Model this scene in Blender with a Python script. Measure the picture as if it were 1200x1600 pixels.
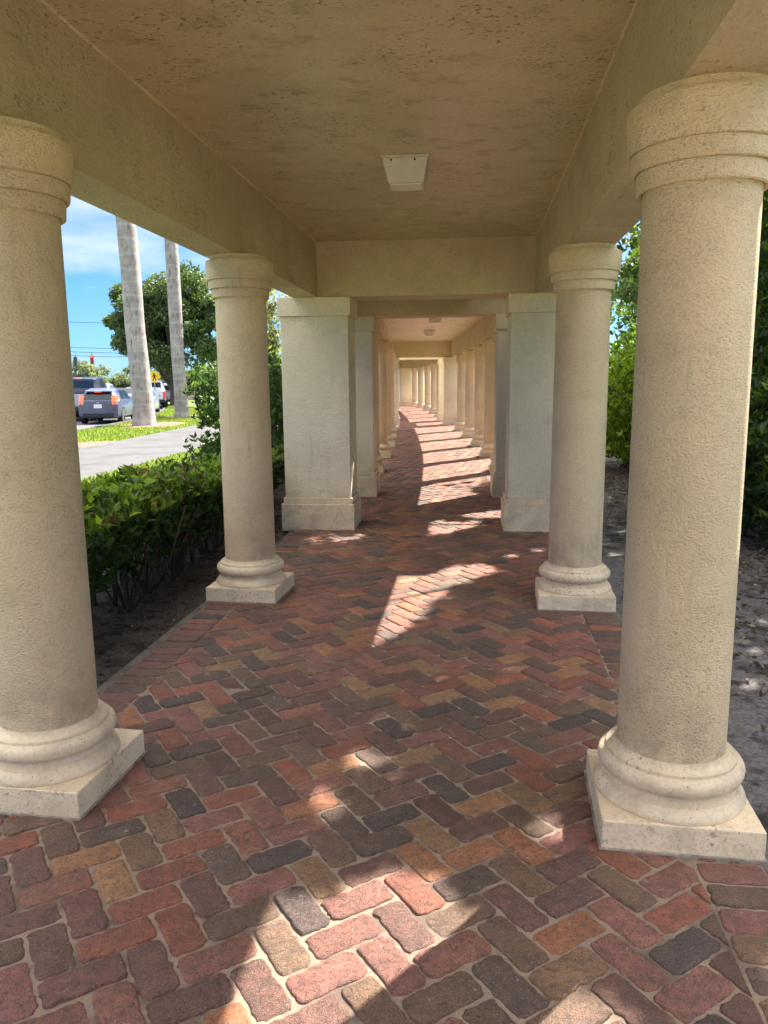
import bpy, bmesh, math, random
import numpy as np
from mathutils import Vector, Matrix
R = math.radians
rng = np.random.default_rng(7)
random.seed(7)
for o in list(bpy.data.objects): bpy.data.objects.remove(o)
SC = bpy.context.scene; COL = SC.collection

# ---------------------------------------------------------------- camera
cam = bpy.data.cameras.new('camera'); co = bpy.data.objects.new('camera', cam); COL.objects.link(co)
SC.camera = co
cam.sensor_fit = 'VERTICAL'; cam.sensor_height = 32.0; cam.lens = 32.0 * 1200 / 1600
cam.clip_start = 0.05; cam.clip_end = 2000
PITCH, ROLL, EYE = 9.6, -0.5, 1.5
p = R(PITCH); fw = Vector((0, math.cos(p), -math.sin(p))); rt = Vector((1, 0, 0)); up = rt.cross(fw)
r_ = R(ROLL); rt2 = rt * math.cos(r_) + up * math.sin(r_); up2 = up * math.cos(r_) - rt * math.sin(r_)
M = Matrix((rt2, up2, -fw)).transposed().to_4x4(); M.translation = (0, 0, EYE); co.matrix_world = M
SC.render.resolution_x, SC.render.resolution_y = 768, 1024

# ---------------------------------------------------------------- world and sun
SUN_AZ, SUN_EL = 44.0, 44.6       # azimuth from +Y towards +X
W = bpy.data.worlds.new('World'); SC.world = W; W.use_nodes = True
nt = W.node_tree; nt.nodes.clear()
def N(t, **k):
    n = nt.nodes.new(t)
    for a, b in k.items(): setattr(n, a, b)
    return n
out = N('ShaderNodeOutputWorld'); bg = N('ShaderNodeBackground'); sky = N('ShaderNodeTexSky')
sky.sky_type = 'NISHITA'; sky.sun_disc = False; sky.sun_elevation = R(SUN_EL); sky.sun_rotation = R(SUN_AZ)
sky.air_density = 1.0; sky.dust_density = 0.2; sky.ozone_density = 3.0
tc = N('ShaderNodeTexCoord'); mp = N('ShaderNodeMapping'); mp.inputs['Scale'].default_value = (2.2, 2.2, 7.5)
mp.inputs['Location'].default_value = (0.35, 0.1, 0.2)
nz = N('ShaderNodeTexNoise'); nz.inputs['Scale'].default_value = 1.5; nz.inputs['Detail'].default_value = 9; nz.inputs['Roughness'].default_value = 0.58
cr = N('ShaderNodeValToRGB'); cr.color_ramp.elements[0].position = 0.51; cr.color_ramp.elements[1].position = 0.74
mx = N('ShaderNodeMixRGB'); mx.inputs[2].default_value = (3.5, 4.0, 4.4, 1)
nt.links.new(tc.outputs['Generated'], mp.inputs[0]); nt.links.new(mp.outputs[0], nz.inputs[0]); nt.links.new(nz.outputs[0], cr.inputs[0])
nt.links.new(cr.outputs[0], mx.inputs[0]); hs = N('ShaderNodeMixRGB', blend_type='MULTIPLY'); hs.inputs[0].default_value = 1; hs.inputs[2].default_value = (.27, .48, .80, 1)
nt.links.new(sky.outputs[0], hs.inputs[1]); nt.links.new(hs.outputs[0], mx.inputs[1]); nt.links.new(mx.outputs[0], bg.inputs[0])
# bright broken cloud added overhead, above the view, to fill the shaded walk
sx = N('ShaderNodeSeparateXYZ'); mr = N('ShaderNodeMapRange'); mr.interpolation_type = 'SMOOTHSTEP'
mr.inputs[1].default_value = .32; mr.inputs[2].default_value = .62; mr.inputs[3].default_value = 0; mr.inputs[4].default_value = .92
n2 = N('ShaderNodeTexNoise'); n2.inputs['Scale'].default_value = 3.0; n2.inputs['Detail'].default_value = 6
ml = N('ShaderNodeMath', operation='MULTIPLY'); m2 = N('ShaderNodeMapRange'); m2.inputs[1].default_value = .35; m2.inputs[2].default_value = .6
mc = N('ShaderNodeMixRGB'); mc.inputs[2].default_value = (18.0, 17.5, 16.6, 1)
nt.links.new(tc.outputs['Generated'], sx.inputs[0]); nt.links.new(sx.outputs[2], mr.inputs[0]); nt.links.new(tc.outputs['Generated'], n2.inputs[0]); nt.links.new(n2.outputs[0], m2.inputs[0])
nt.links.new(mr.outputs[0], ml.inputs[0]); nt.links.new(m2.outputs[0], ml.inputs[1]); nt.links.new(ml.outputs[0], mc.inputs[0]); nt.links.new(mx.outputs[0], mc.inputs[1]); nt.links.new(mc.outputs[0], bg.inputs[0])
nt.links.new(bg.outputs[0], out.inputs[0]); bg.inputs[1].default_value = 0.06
sd = bpy.data.lights.new('sun', 'SUN'); so = bpy.data.objects.new('sun', sd); COL.objects.link(so)
sd.energy = 4.4; sd.angle = R(0.55); sd.color = (1.0, 0.94, 0.85)
sdir = Vector((math.sin(R(SUN_AZ)) * math.cos(R(SUN_EL)), math.cos(R(SUN_AZ)) * math.cos(R(SUN_EL)), math.sin(R(SUN_EL))))
so.rotation_euler = sdir.to_track_quat('Z', 'Y').to_euler(); so.location = (20, 20, 25)
SC.view_settings.view_transform = 'Standard'; SC.view_settings.look = 'None'; SC.view_settings.gamma = 1
SC.view_settings.exposure = 2.14
SC.render.engine = 'CYCLES'
SC.cycles.max_bounces = 10; SC.cycles.diffuse_bounces = 6; SC.cycles.transparent_max_bounces = 4

# ---------------------------------------------------------------- the path's centre line
CP = [(-30, -4.08), (-12, -1.91), (-4, -.945), (-1, -.585), (2.62, -.15), (5.26, .17), (7.7, .45), (9.98, .66), (12.88, .89), (15.4, 1.045), (18, 1.165), (20.8, 1.245),
      (23.8, 1.31), (27, 1.345), (29.9, 1.35), (33, 1.34), (36.9, 1.31), (41, 1.23), (44.8, 1.06), (47.6, .80), (50.5, .33), (54, -.55), (58, -2.1)]
_y = np.array([c[0] for c in CP], float); _x = np.array([c[1] for c in CP], float)
_m = np.gradient(_x, _y)
def CX(y):
    i = int(np.clip(np.searchsorted(_y, y) - 1, 0, len(_y) - 2)); h = _y[i+1] - _y[i]; t = (y - _y[i]) / h
    return ((2*t**3-3*t**2+1)*_x[i] + (t**3-2*t**2+t)*h*_m[i] + (-2*t**3+3*t**2)*_x[i+1] + (t**3-t**2)*h*_m[i+1])
def HD(y):
    return (CX(y + .05) - CX(y - .05)) / .1
def PT(y, t, z=0.0):
    s = HD(y); L = math.hypot(1, s)
    return (CX(y) + t / L, y - t * s / L, z)
def to_st(x, y):
    s = y
    for _ in range(5):
        sl = HD(s); L = math.hypot(1, sl)
        t = ((x - CX(s)) - (y - s) * sl) / L
        s = y + t * sl / L
    return s, t

# ---------------------------------------------------------------- mesh helpers
class MB:
    def __init__(s): s.v = []; s.f = []; s.c = None
    def add(s, vs, fs):
        b = len(s.v); s.v += [tuple(v) for v in vs]; s.f += [tuple(b + i for i in f) for f in fs]
    def box(s, x0, x1, y0, y1, z0, z1):
        s.add([(x0,y0,z0),(x1,y0,z0),(x1,y1,z0),(x0,y1,z0),(x0,y0,z1),(x1,y0,z1),(x1,y1,z1),(x0,y1,z1)],
              [(0,3,2,1),(4,5,6,7),(0,1,5,4),(1,2,6,5),(2,3,7,6),(3,0,4,7)])
    def strip(s, y0, y1, t0, t1, z0, z1, step=.4):
        n = max(1, int(math.ceil((y1 - y0) / step))); ys = [y0 + (y1-y0)*i/n for i in range(n+1)]
        vs = []
        for y in ys: vs += [PT(y,t0,z0), PT(y,t1,z0), PT(y,t1,z1), PT(y,t0,z1)]
        fs = [(0,1,2,3)[::1], tuple(4*n + k for k in (3,2,1,0))]
        for i in range(n):
            a = 4*i
            for k in range(4): fs.append((a+k, a+4+k, a+4+(k+1)%4, a+(k+1)%4))
        s.add(vs, fs)
    def lathe(s, prof, n=64, cx=0, cy=0):
        vs = []
        for r, z in prof:
            for k in range(n):
                a = 2*math.pi*k/n; vs.append((cx + r*math.cos(a), cy + r*math.sin(a), z))
        fs = []
        for i in range(len(prof)-1):
            for k in range(n): fs.append((i*n+k, i*n+(k+1)%n, (i+1)*n+(k+1)%n, (i+1)*n+k))
        fs.append(tuple(range(n))[::-1]); fs.append(tuple((len(prof)-1)*n + k for k in range(n)))
        s.add(vs, fs)
    def tube(s, pts, rad, n=6):
        pts = [Vector(q) for q in pts]
        if not hasattr(rad, '__len__'): rad = [rad]*len(pts)
        vs = []
        for i, q in enumerate(pts):
            d = (pts[min(i+1, len(pts)-1)] - pts[max(i-1, 0)]).normalized()
            u = d.cross(Vector((0,0,1)));
            if u.length < .05: u = d.cross(Vector((1,0,0)))
            u.normalize(); w = d.cross(u)
            for k in range(n):
                a = 2*math.pi*k/n; vs.append(q + (u*math.cos(a) + w*math.sin(a))*rad[i])
        fs = [tuple(range(n)), tuple((len(pts)-1)*n + k for k in range(n))[::-1]]
        for i in range(len(pts)-1):
            for k in range(n): fs.append((i*n+k, (i+1)*n+k, (i+1)*n+(k+1)%n, i*n+(k+1)%n))
        s.add(vs, fs)
    def build(s, name, mat, parent=None, smooth=None, bevel=0, loc=None, rz=0):
        me = bpy.data.meshes.new(name); me.from_pydata(s.v, [], s.f)
        bm = bmesh.new(); bm.from_mesh(me)
        bmesh.ops.recalc_face_normals(bm, faces=bm.faces)
        if bevel: bmesh.ops.bevel(bm, geom=[e for e in bm.edges if e.calc_face_angle(0) > .6], offset=bevel, segments=3, affect='EDGES', profile=.6)
        bm.to_mesh(me); bm.free()
        if smooth is not None:
            me.polygons.foreach_set('use_smooth', [True]*len(me.polygons))
            me.set_sharp_from_angle(angle=R(smooth))
        me.materials.append(mat)
        o = bpy.data.objects.new(name, me); COL.objects.link(o)
        if parent: o.parent = parent
        if loc: o.location = loc
        o.rotation_euler.z = rz
        return o
def tag(o, label=None, cat=None, group=None, kind=None):
    if label: o['label'] = label
    if cat: o['category'] = cat
    if group: o['group'] = group
    if kind: o['kind'] = kind
    return o
def thing(name, label, cat, loc=(0,0,0), rz=0, group=None):
    o = bpy.data.objects.new(name, None); COL.objects.link(o); o.location = loc; o.rotation_euler = (0,0,rz)
    o.empty_display_size = .2
    return tag(o, label, cat, group)
def kids(o): return [c for c in bpy.data.objects if c.parent == o]
def copy_tree(o, parent=None):
    c = o.copy(); COL.objects.link(c); c.parent = parent
    for ch in kids(o): copy_tree(ch, c)
    return c

# ---------------------------------------------------------------- materials
class Mat:
    def __init__(s, name, rough=.8, spec=.3):
        s.m = bpy.data.materials.new(name); s.m.use_nodes = True; s.t = s.m.node_tree
        s.b = s.t.nodes['Principled BSDF']; s.b.inputs['Roughness'].default_value = rough
        s.b.inputs['Specular IOR Level'].default_value = spec
        s.tc = s.n('ShaderNodeTexCoord')
    def n(s, t, **k):
        n = s.t.nodes.new(t)
        for a, b in k.items(): setattr(n, a, b)
        return n
    def l(s, a, b): s.t.links.new(a, b)
    def vec(s, scale=(1,1,1), coord='Object', shift=False):
        m = s.n('ShaderNodeMapping'); m.inputs['Scale'].default_value = scale
        if shift:
            oi = s.n('ShaderNodeObjectInfo'); mu = s.n('ShaderNodeVectorMath', operation='ADD'); sc = s.n('ShaderNodeMath', operation='MULTIPLY'); sc.inputs[1].default_value = 37.0
            s.l(oi.outputs['Random'], sc.inputs[0]); s.l(s.tc.outputs[coord], mu.inputs[0]); s.l(sc.outputs[0], mu.inputs[1]); s.l(mu.outputs[0], m.inputs[0])
        else: s.l(s.tc.outputs[coord], m.inputs[0])
        return m.outputs[0]
    def noise(s, v, scale, detail=4, rough=.55, dist=0):
        n = s.n('ShaderNodeTexNoise'); n.inputs['Scale'].default_value = scale; n.inputs['Detail'].default_value = detail
        n.inputs['Roughness'].default_value = rough; n.inputs['Distortion'].default_value = dist; s.l(v, n.inputs[0]); return n.outputs[0]
    def voro(s, v, scale, feature='F1'):
        n = s.n('ShaderNodeTexVoronoi'); n.feature = feature; n.inputs['Scale'].default_value = scale; s.l(v, n.inputs[0]); return n.outputs['Distance']
    def ramp(s, v, a, b, lo=0., hi=1.):
        n = s.n('ShaderNodeMapRange'); n.interpolation_type = 'SMOOTHSTEP'
        for i, x in enumerate((a, b, lo, hi)): n.inputs[i+1].default_value = x
        s.l(v, n.inputs[0]); return n.outputs[0]
    def math(s, op, a, b):
        n = s.n('ShaderNodeMath', operation=op)
        for i, x in enumerate((a, b)):
            if isinstance(x, (int, float)): n.inputs[i].default_value = x
            else: s.l(x, n.inputs[i])
        return n.outputs[0]
    def mix(s, f, a, b, blend='MIX'):
        n = s.n('ShaderNodeMixRGB', blend_type=blend)
        for i, x in enumerate((f, a, b)):
            if isinstance(x, (int, float)): n.inputs[i].default_value = x
            elif isinstance(x, tuple): n.inputs[i].default_value = (*x, 1)
            else: s.l(x, n.inputs[i])
        return n.outputs[0]
    def col(s, c):
        if isinstance(c, tuple): s.b.inputs['Base Color'].default_value = (*c, 1)
        else: s.l(c, s.b.inputs['Base Color'])
    def bump(s, h, strength=.5, dist=.01, prev=None):
        n = s.n('ShaderNodeBump'); n.inputs['Strength'].default_value = strength; n.inputs['Distance'].default_value = dist
        s.l(h, n.inputs['Height'])
        if prev: s.l(prev, n.inputs['Normal'])
        s.l(n.outputs[0], s.b.inputs['Normal']); return n.outputs[0]

PAINT = (.84, .65, .41)
def stucco(name, col, fine=1.0, stretch=(1,1,1), stain=.35, specks=.6, rough=.62, bumpd=.006, shift=True, coarse=70, crackle=0., spec=.35, pit=.35, grime=0.):
    a = Mat(name, rough, spec); v = a.vec((1,1,1), shift=shift); vs = a.vec(stretch, shift=shift)
    big = a.noise(v, 1.3, 5, .6); med = a.noise(vs, 6, 6, .65)
    c = a.mix(a.ramp(big, .35, .7), tuple(x*.90 for x in col), tuple(min(1, x*1.06) for x in col))
    c = a.mix(a.math('MULTIPLY', a.ramp(med, .52, .72), stain), c, (col[0]*.55, col[1]*.53, col[2]*.48))
    fn = a.noise(vs, coarse, 3, .6)
    c = a.mix(a.math('MULTIPLY', a.ramp(fn, .50, .36), pit), c, (col[0]*.42, col[1]*.38, col[2]*.33))
    c = a.mix(a.math('MULTIPLY', a.math('MULTIPLY', a.ramp(fn, .55, .66), a.ramp(a.noise(v, 2.7, 3), .42, .60)), min(1, stain*1.8)), c, (.20,.15,.09))
    sp = a.ramp(a.voro(v, 42), .13, .05); gate = a.ramp(a.noise(v, 7, 3), .50, .58)
    c = a.mix(a.math('MULTIPLY', a.math('MULTIPLY', sp, gate), specks), c, (.10, .075, .05))
    if grime:      # splashed dirt above the floor and run-off marks, broken up by noise
        sp_ = a.n('ShaderNodeSeparateXYZ'); a.l(a.tc.outputs['Object'], sp_.inputs[0]); zz = sp_.outputs[2]
        low = a.math('MULTIPLY', a.ramp(zz, .62, .22), a.ramp(a.noise(v, 5.5, 6, .7), .44, .62))
        c = a.mix(a.math('MULTIPLY', low, grime*.75), c, (.24,.19,.13))
        run = a.math('MULTIPLY', a.ramp(a.noise(a.vec((1,1,.09), shift=True), 22, 4, .6), .54, .68), a.ramp(a.noise(v, 2.2, 4), .45, .65))
        c = a.mix(a.math('MULTIPLY', run, grime*.5), c, (.38,.31,.22))
        blot = a.ramp(a.noise(v, 3.1, 7, .7, .6), .55, .66); c = a.mix(a.math('MULTIPLY', blot, grime*.30), c, (.46,.37,.26))
    a.col(c)
    b1 = a.bump(fn, .8*fine, bumpd*1.5)
    if crackle:
        cr_ = a.noise(vs, 11, 6, .62, 2.2); ridge = a.math('ABSOLUTE', a.math('SUBTRACT', cr_, .5), 0)
        gate2 = a.ramp(a.noise(v, 2.2, 3), .40, .58)
        b1 = a.bump(a.math('MULTIPLY', a.ramp(ridge, .050, .0), gate2), -crackle, .014, b1)
        cb = a.mix(a.math('MULTIPLY', a.math('MULTIPLY', a.ramp(ridge, .016, .002), gate2), .38), c, (col[0]*.38, col[1]*.35, col[2]*.28)); a.col(cb)
    a.bump(a.noise(v, 210, 2), .35*fine, .002, b1)
    a.l(a.ramp(med, .3, .75, rough-.08, min(1, rough+.12)), a.b.inputs['Roughness'])
    return a.m
M_COL = stucco('stucco_shaft', PAINT, 1.25, (1,1,1.6), .28, .45, .6, .009, coarse=105, pit=.24, grime=.6)
M_CAST = stucco('cast_stone', (.82,.655,.445), .8, (1,1,1), .40, 1.0, .5, .004, coarse=60, pit=.2, grime=.35)
M_PIL = stucco('stucco_pillar', (.80,.675,.475), .8, (1,1,1.3), .12, .25, .62, .009, coarse=48, crackle=1.0, pit=.08, grime=.45)
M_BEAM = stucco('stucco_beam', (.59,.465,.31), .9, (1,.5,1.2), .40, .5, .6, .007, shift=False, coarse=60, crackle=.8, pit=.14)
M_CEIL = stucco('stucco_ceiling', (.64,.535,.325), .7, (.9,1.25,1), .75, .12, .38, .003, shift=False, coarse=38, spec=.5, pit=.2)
M_XB = stucco('stucco_crossbeam', (.66,.53,.34), .9, (1,1,1), .16, .3, .6, .007, shift=False, coarse=34, crackle=.8, pit=.10)

def plain(name, col, rough=.6, spec=.3, metal=0, noise=0., nscale=8, emit=None, trans=0):
    a = Mat(name, rough, spec); a.b.inputs['Metallic'].default_value = metal
    if noise:
        n = a.noise(a.vec(), nscale, 6, .6)
        a.col(a.mix(a.ramp(n, .3, .7), tuple(x*(1-noise) for x in col), tuple(min(1, x*(1+noise)) for x in col)))
    else: a.col(col)
    if emit: a.b.inputs['Emission Color'].default_value = (*emit[0], 1); a.b.inputs['Emission Strength'].default_value = emit[1]
    if trans: a.b.inputs['Transmission Weight'].default_value = trans
    return a.m

def brick_mat():
    a = Mat('clay_paver', .62, .4)
    at = a.n('ShaderNodeAttribute'); at.attribute_name = 'tint'
    v = a.vec(); ng = a.noise(v, 55, 6, .7); nf = a.noise(v, 330, 3, .6)
    nm = a.noise(v, 17, 5, .65)
    c = a.mix(a.ramp(nm, .34, .68), a.mix(.38, at.outputs['Color'], (.05,.035,.03), 'MIX'), at.outputs['Color'])
    c = a.mix(a.math('MULTIPLY', a.ramp(nm, .55, .78), .35), c, (.34,.17,.09))
    c = a.mix(a.math('MULTIPLY', a.ramp(ng, .52, .40), .45), c, (.05,.036,.03))
    ngr = a.noise(v, 150, 4, .7); c = a.mix(a.math('MULTIPLY', a.ramp(ngr, .56, .68), .38), c, (.46,.33,.26)); c = a.mix(a.math('MULTIPLY', a.ramp(ngr, .46, .34), .5), c, (.045,.032,.028))
    c = a.mix(a.math('MULTIPLY', a.ramp(nf, .56, .66), .5), c, (.50,.36,.28)); c = a.mix(a.math('MULTIPLY', a.ramp(nf, .45, .34), .55), c, (.04,.028,.024))
    salt = a.math('MULTIPLY', a.ramp(a.noise(v, 38, 8, .75, .4), .58, .68), a.ramp(a.noise(v, 5, 3), .49, .62))
    c = a.mix(a.math('MULTIPLY', salt, .75), c, (.55,.52,.50))
    dirt = a.ramp(a.noise(v, 2.1, 4), .45, .75)
    c = a.mix(a.math('MULTIPLY', dirt, .25), c, (.10,.075,.06))
    a.col(c)
    b = a.bump(ng, 1.0, .013); a.bump(nf, 1.0, .006, b)
    a.l(a.ramp(ng, .35, .7, .42, .78), a.b.inputs['Roughness'])
    return a.m
M_BRICK = brick_mat()
def ground_mat(name, c1, c2, c3, s1=3, s2=30, bump=.5, bd=.02, rough=.9, coverage=(.45,.65)):
    a = Mat(name, rough, .2); v = a.vec()
    n1 = a.noise(v, s1, 6, .65); n2 = a.noise(v, s2, 5, .7)
    c = a.mix(a.ramp(n2, .3, .7), c1, c2); c = a.mix(a.ramp(n1, *coverage), c, c3); a.col(c)
    a.bump(n2, bump, bd); return a.m
M_JOINT = ground_mat('joint_sand', (.31,.235,.175), (.22,.16,.12), (.13,.095,.075), 4, 160, .5, .003)
M_SAND = ground_mat('grey_sand', (.12,.105,.10), (.25,.23,.215), (.05,.042,.038), 5, 45, .9, .03)
M_SOIL = ground_mat('dark_soil', (.085,.065,.05), (.17,.14,.12), (.045,.034,.028), 6, 50, .9, .03)
M_GRASSG = ground_mat('lawn_soil', (.10,.16,.035), (.15,.22,.05), (.12,.15,.05), .8, 60, .6, .03)
M_CONC = ground_mat('pale_concrete', (.105,.103,.105), (.135,.132,.132), (.088,.086,.086), .9, 45, .2, .004)
M_ASPH = ground_mat('worn_asphalt', (.13,.13,.13), (.17,.17,.17), (.11,.11,.112), .5, 60, .3, .006)
M_MULCH = ground_mat('brown_mulch', (.22,.13,.09), (.32,.20,.15), (.16,.10,.07), 6, 40, .8, .03)
M_BOUNCE = ground_mat('pale_bounce_ground', (.46,.40,.33), (.52,.45,.37), (.40,.35,.29), .9, 45, .2, .004)
M_EDGE = ground_mat('old_concrete_edge', (.12,.105,.09), (.20,.175,.15), (.06,.05,.042), 5, 50, .5, .006)

def leaf_mat(name, trans=.35, rough=.42, gain=1.0):
    m = bpy.data.materials.new(name); m.use_nodes = True; t = m.node_tree; t.nodes.clear()
    o = t.nodes.new('ShaderNodeOutputMaterial'); b = t.nodes.new('ShaderNodeBsdfPrincipled'); tr = t.nodes.new('ShaderNodeBsdfTranslucent')
    mxs = t.nodes.new('ShaderNodeMixShader'); at = t.nodes.new('ShaderNodeAttribute'); at.attribute_name = 'tint'
    g = t.nodes.new('ShaderNodeMixRGB'); g.blend_type = 'MULTIPLY'; g.inputs[0].default_value = 1; g.inputs[2].default_value = (1.9*gain, 1.75*gain, .7*gain, 1)
    t.links.new(at.outputs['Color'], b.inputs['Base Color']); t.links.new(at.outputs['Color'], g.inputs[1]); t.links.new(g.outputs[0], tr.inputs[0])
    b.inputs['Roughness'].default_value = rough; b.inputs['Specular IOR Level'].default_value = .45
    mxs.inputs[0].default_value = trans; t.links.new(b.outputs[0], mxs.inputs[1]); t.links.new(tr.outputs[0], mxs.inputs[2]); t.links.new(mxs.outputs[0], o.inputs[0])
    return m
M_LEAF = leaf_mat('leaf', .42); M_FARLEAF = leaf_mat('tree_leaf', .3, .55)
M_GRASS = leaf_mat('grass_blade', .35, .6)
M_TWIG = plain('twig', (.055,.04,.032), .85, .2, noise=.3)
M_BARK = plain('bark', (.11,.085,.07), .9, .15, noise=.4, nscale=4)

def leaves(name, C, D, size, tint, mat, parent=None, wid=.42, fold=.18, curl=.15):
    """C centres (N,3), D axis directions (N,3), size (N,), tint (N,3); folded pointed leaves"""
    n = len(C); D = D / np.linalg.norm(D, axis=1, keepdims=True)
    rnd = rng.normal(size=(n,3)); rnd[:,2] += .15
    U = np.cross(D, rnd); U /= np.linalg.norm(U, axis=1, keepdims=True) + 1e-9
    Nn = np.cross(U, D); s = size[:,None]
    v = np.empty((n,5,3))
    v[:,0] = C
    v[:,1] = C + D*s*.48 - U*s*wid*.5 + Nn*s*fold*.5
    v[:,2] = C + D*s*.50 - Nn*s*0.02
    v[:,3] = C + D*s*.48 + U*s*wid*.5 + Nn*s*fold*.5
    v[:,4] = C + D*s - Nn*s*curl
    tri = np.array([[0,2,1],[0,3,2],[1,2,4],[2,3,4]])
    F = (np.arange(n)[:,None,None]*5 + tri[None]).reshape(-1,3)
    me = bpy.data.meshes.new(name); me.vertices.add(n*5); me.vertices.foreach_set('co', v.reshape(-1).astype(np.float32))
    me.loops.add(F.size); me.loops.foreach_set('vertex_index', F.reshape(-1).astype(np.int32))
    me.polygons.add(len(F)); me.polygons.foreach_set('loop_start', np.arange(0, F.size, 3, dtype=np.int32)); me.polygons.foreach_set('loop_total', np.full(len(F), 3, dtype=np.int32))
    me.update(calc_edges=True)
    ca = me.color_attributes.new('tint', 'FLOAT_COLOR', 'POINT')
    cc = np.ones((n,5,4), np.float32); cc[:,:,:3] = tint[:,None,:]; ca.data.foreach_set('color', cc.reshape(-1))
    me.materials.append(mat)
    o = bpy.data.objects.new(name, me); COL.objects.link(o)
    if parent: o.parent = parent
    return o
def tints(n, a, b, c=None, pc=.0, var=.25):
    k = rng.random((n,1)); t = np.array(a)*(1-k) + np.array(b)*k
    if c is not None:
        m = rng.random(n) < pc; t[m] = np.array(c)
    return t * (1 + rng.normal(size=(n,1))*var).clip(.4, 1.8)

# ---------------------------------------------------------------- ground, road, walk
g = MB(); g.add([(-1200,-1200,-.10),(1200,-1200,-.10),(1200,1200,-.10),(-1200,1200,-.10)], [(0,1,2,3)])
tag(g.build('ground', M_GRASSG), kind='structure')
def sheet(name, mat, fa, fb, y0, y1, z, step=1., kind='structure', amp=0., nx=1, ):
    n = int((y1-y0)/step); vs = []; fs = []
    for i in range(n+1):
        y = y0 + (y1-y0)*i/n; a, b = fa(y), fb(y)
        for j in range(nx+1):
            x = a + (b-a)*j/nx; zz = z
            if amp: zz += amp*(math.sin(x*3.1+y*1.7)+math.sin(x*7.3-y*5.1)*.5+math.sin(y*9.7+x*2.2)*.35+math.sin(x*19+y*13)*.2)
            vs.append((x, y, zz))
    for i in range(n):
        for j in range(nx):
            a = i*(nx+1)+j; fs.append((a, a+1, a+nx+2, a+nx+1))
    m = MB(); m.add(vs, fs); o = m.build(name, mat, smooth=60); tag(o, kind=kind); return o
def row(t): return lambda y: PT(min(y, 53), t)[0]
sheet('sand_bed', M_SAND, row(1.36), row(4.6), -6, 53, -.035, .15, amp=.008, nx=22)
sheet('soil_bed', M_SOIL, row(-2.9), row(-1.40), -6, 46, -.035, .15, amp=.008, nx=12)
# wavy lawn edge to concrete walk
walk_n = lambda y: -5.0 + .085*(y-12.4) - .0012*max(0, y-20)**2
walk_f = lambda y: -7.55 + .04*(y-18) - .0016*max(0, y-24)**2
road_n = lambda y: -10.35 - .0055*max(0, y-24)**2 if y < 60 else -10.35 - .0055*36**2 - .40*(y-60)
sheet('concrete_walk', M_CONC, walk_f, walk_n, -20, 60, -.052, 1.0, nx=2)
sheet('road', M_ASPH, lambda y: road_n(y)-14.5, lambda y: road_n(y)-.16, -60, 140, -.092, 2.0, nx=2)
k_ = MB(); n = 120
vs = []; fs = []
for i in range(n+1):
    y = -60 + 200*i/n; x = road_n(y)
    vs += [(x-.16,y,-.095),(x-.14,y,-.01),(x,y,-.005),(x,y,-.12)]
for i in range(n):
    a = 4*i
    for k in range(3): fs.append((a+k, a+k+1, a+k+5, a+k+4))
k_.add(vs, fs); tag(k_.build('kerb', M_CONC), kind='structure')
lm = MB()
for i in range(-5, 35):
    y = i*4.0; x = road_n(y)-4.1; x2 = road_n(y+1.4)-4.1
    lm.add([(x-.06,y,-.087),(x+.06,y,-.087),(x2+.06,y+1.4,-.087),(x2-.06,y+1.4,-.087)], [(0,1,2,3)])
tag(lm.build('road_marking', plain('marking_white', (.6,.6,.58), .7)), kind='structure')
def blob(name, cx, cy, rx, ry, z, mat, n=28):
    m = MB(); vs = [(cx,cy,z+.02)]
    for ring in (.5, 1):
        for k in range(n):
            a = 2*math.pi*k/n; w = 1 + .16*math.sin(3*a+cx) + .1*math.sin(5*a+cy) if ring == 1 else 1
            vs.append((cx+rx*ring*w*math.cos(a), cy+ry*ring*w*math.sin(a), z + (.012 if ring < 1 else -.005)))
    fs = [(0, 1+k, 1+(k+1)%n) for k in range(n)] + [(1+k, 1+n+k, 1+n+(k+1)%n, 1+(k+1)%n) for k in range(n)]
    m.add(vs, fs); return tag(m.build(name, mat, smooth=80), kind='structure')
blob('mulch_ground', -7.9, 20.3, .95, 1.3, -.06, M_MULCH)
blob('mulch_ground', -8.9, 30.0, 1.2, 2.2, -.06, M_MULCH)
blob('mulch_ground', -9.6, 37.5, 1.0, 1.7, -.06, M_MULCH)

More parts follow.
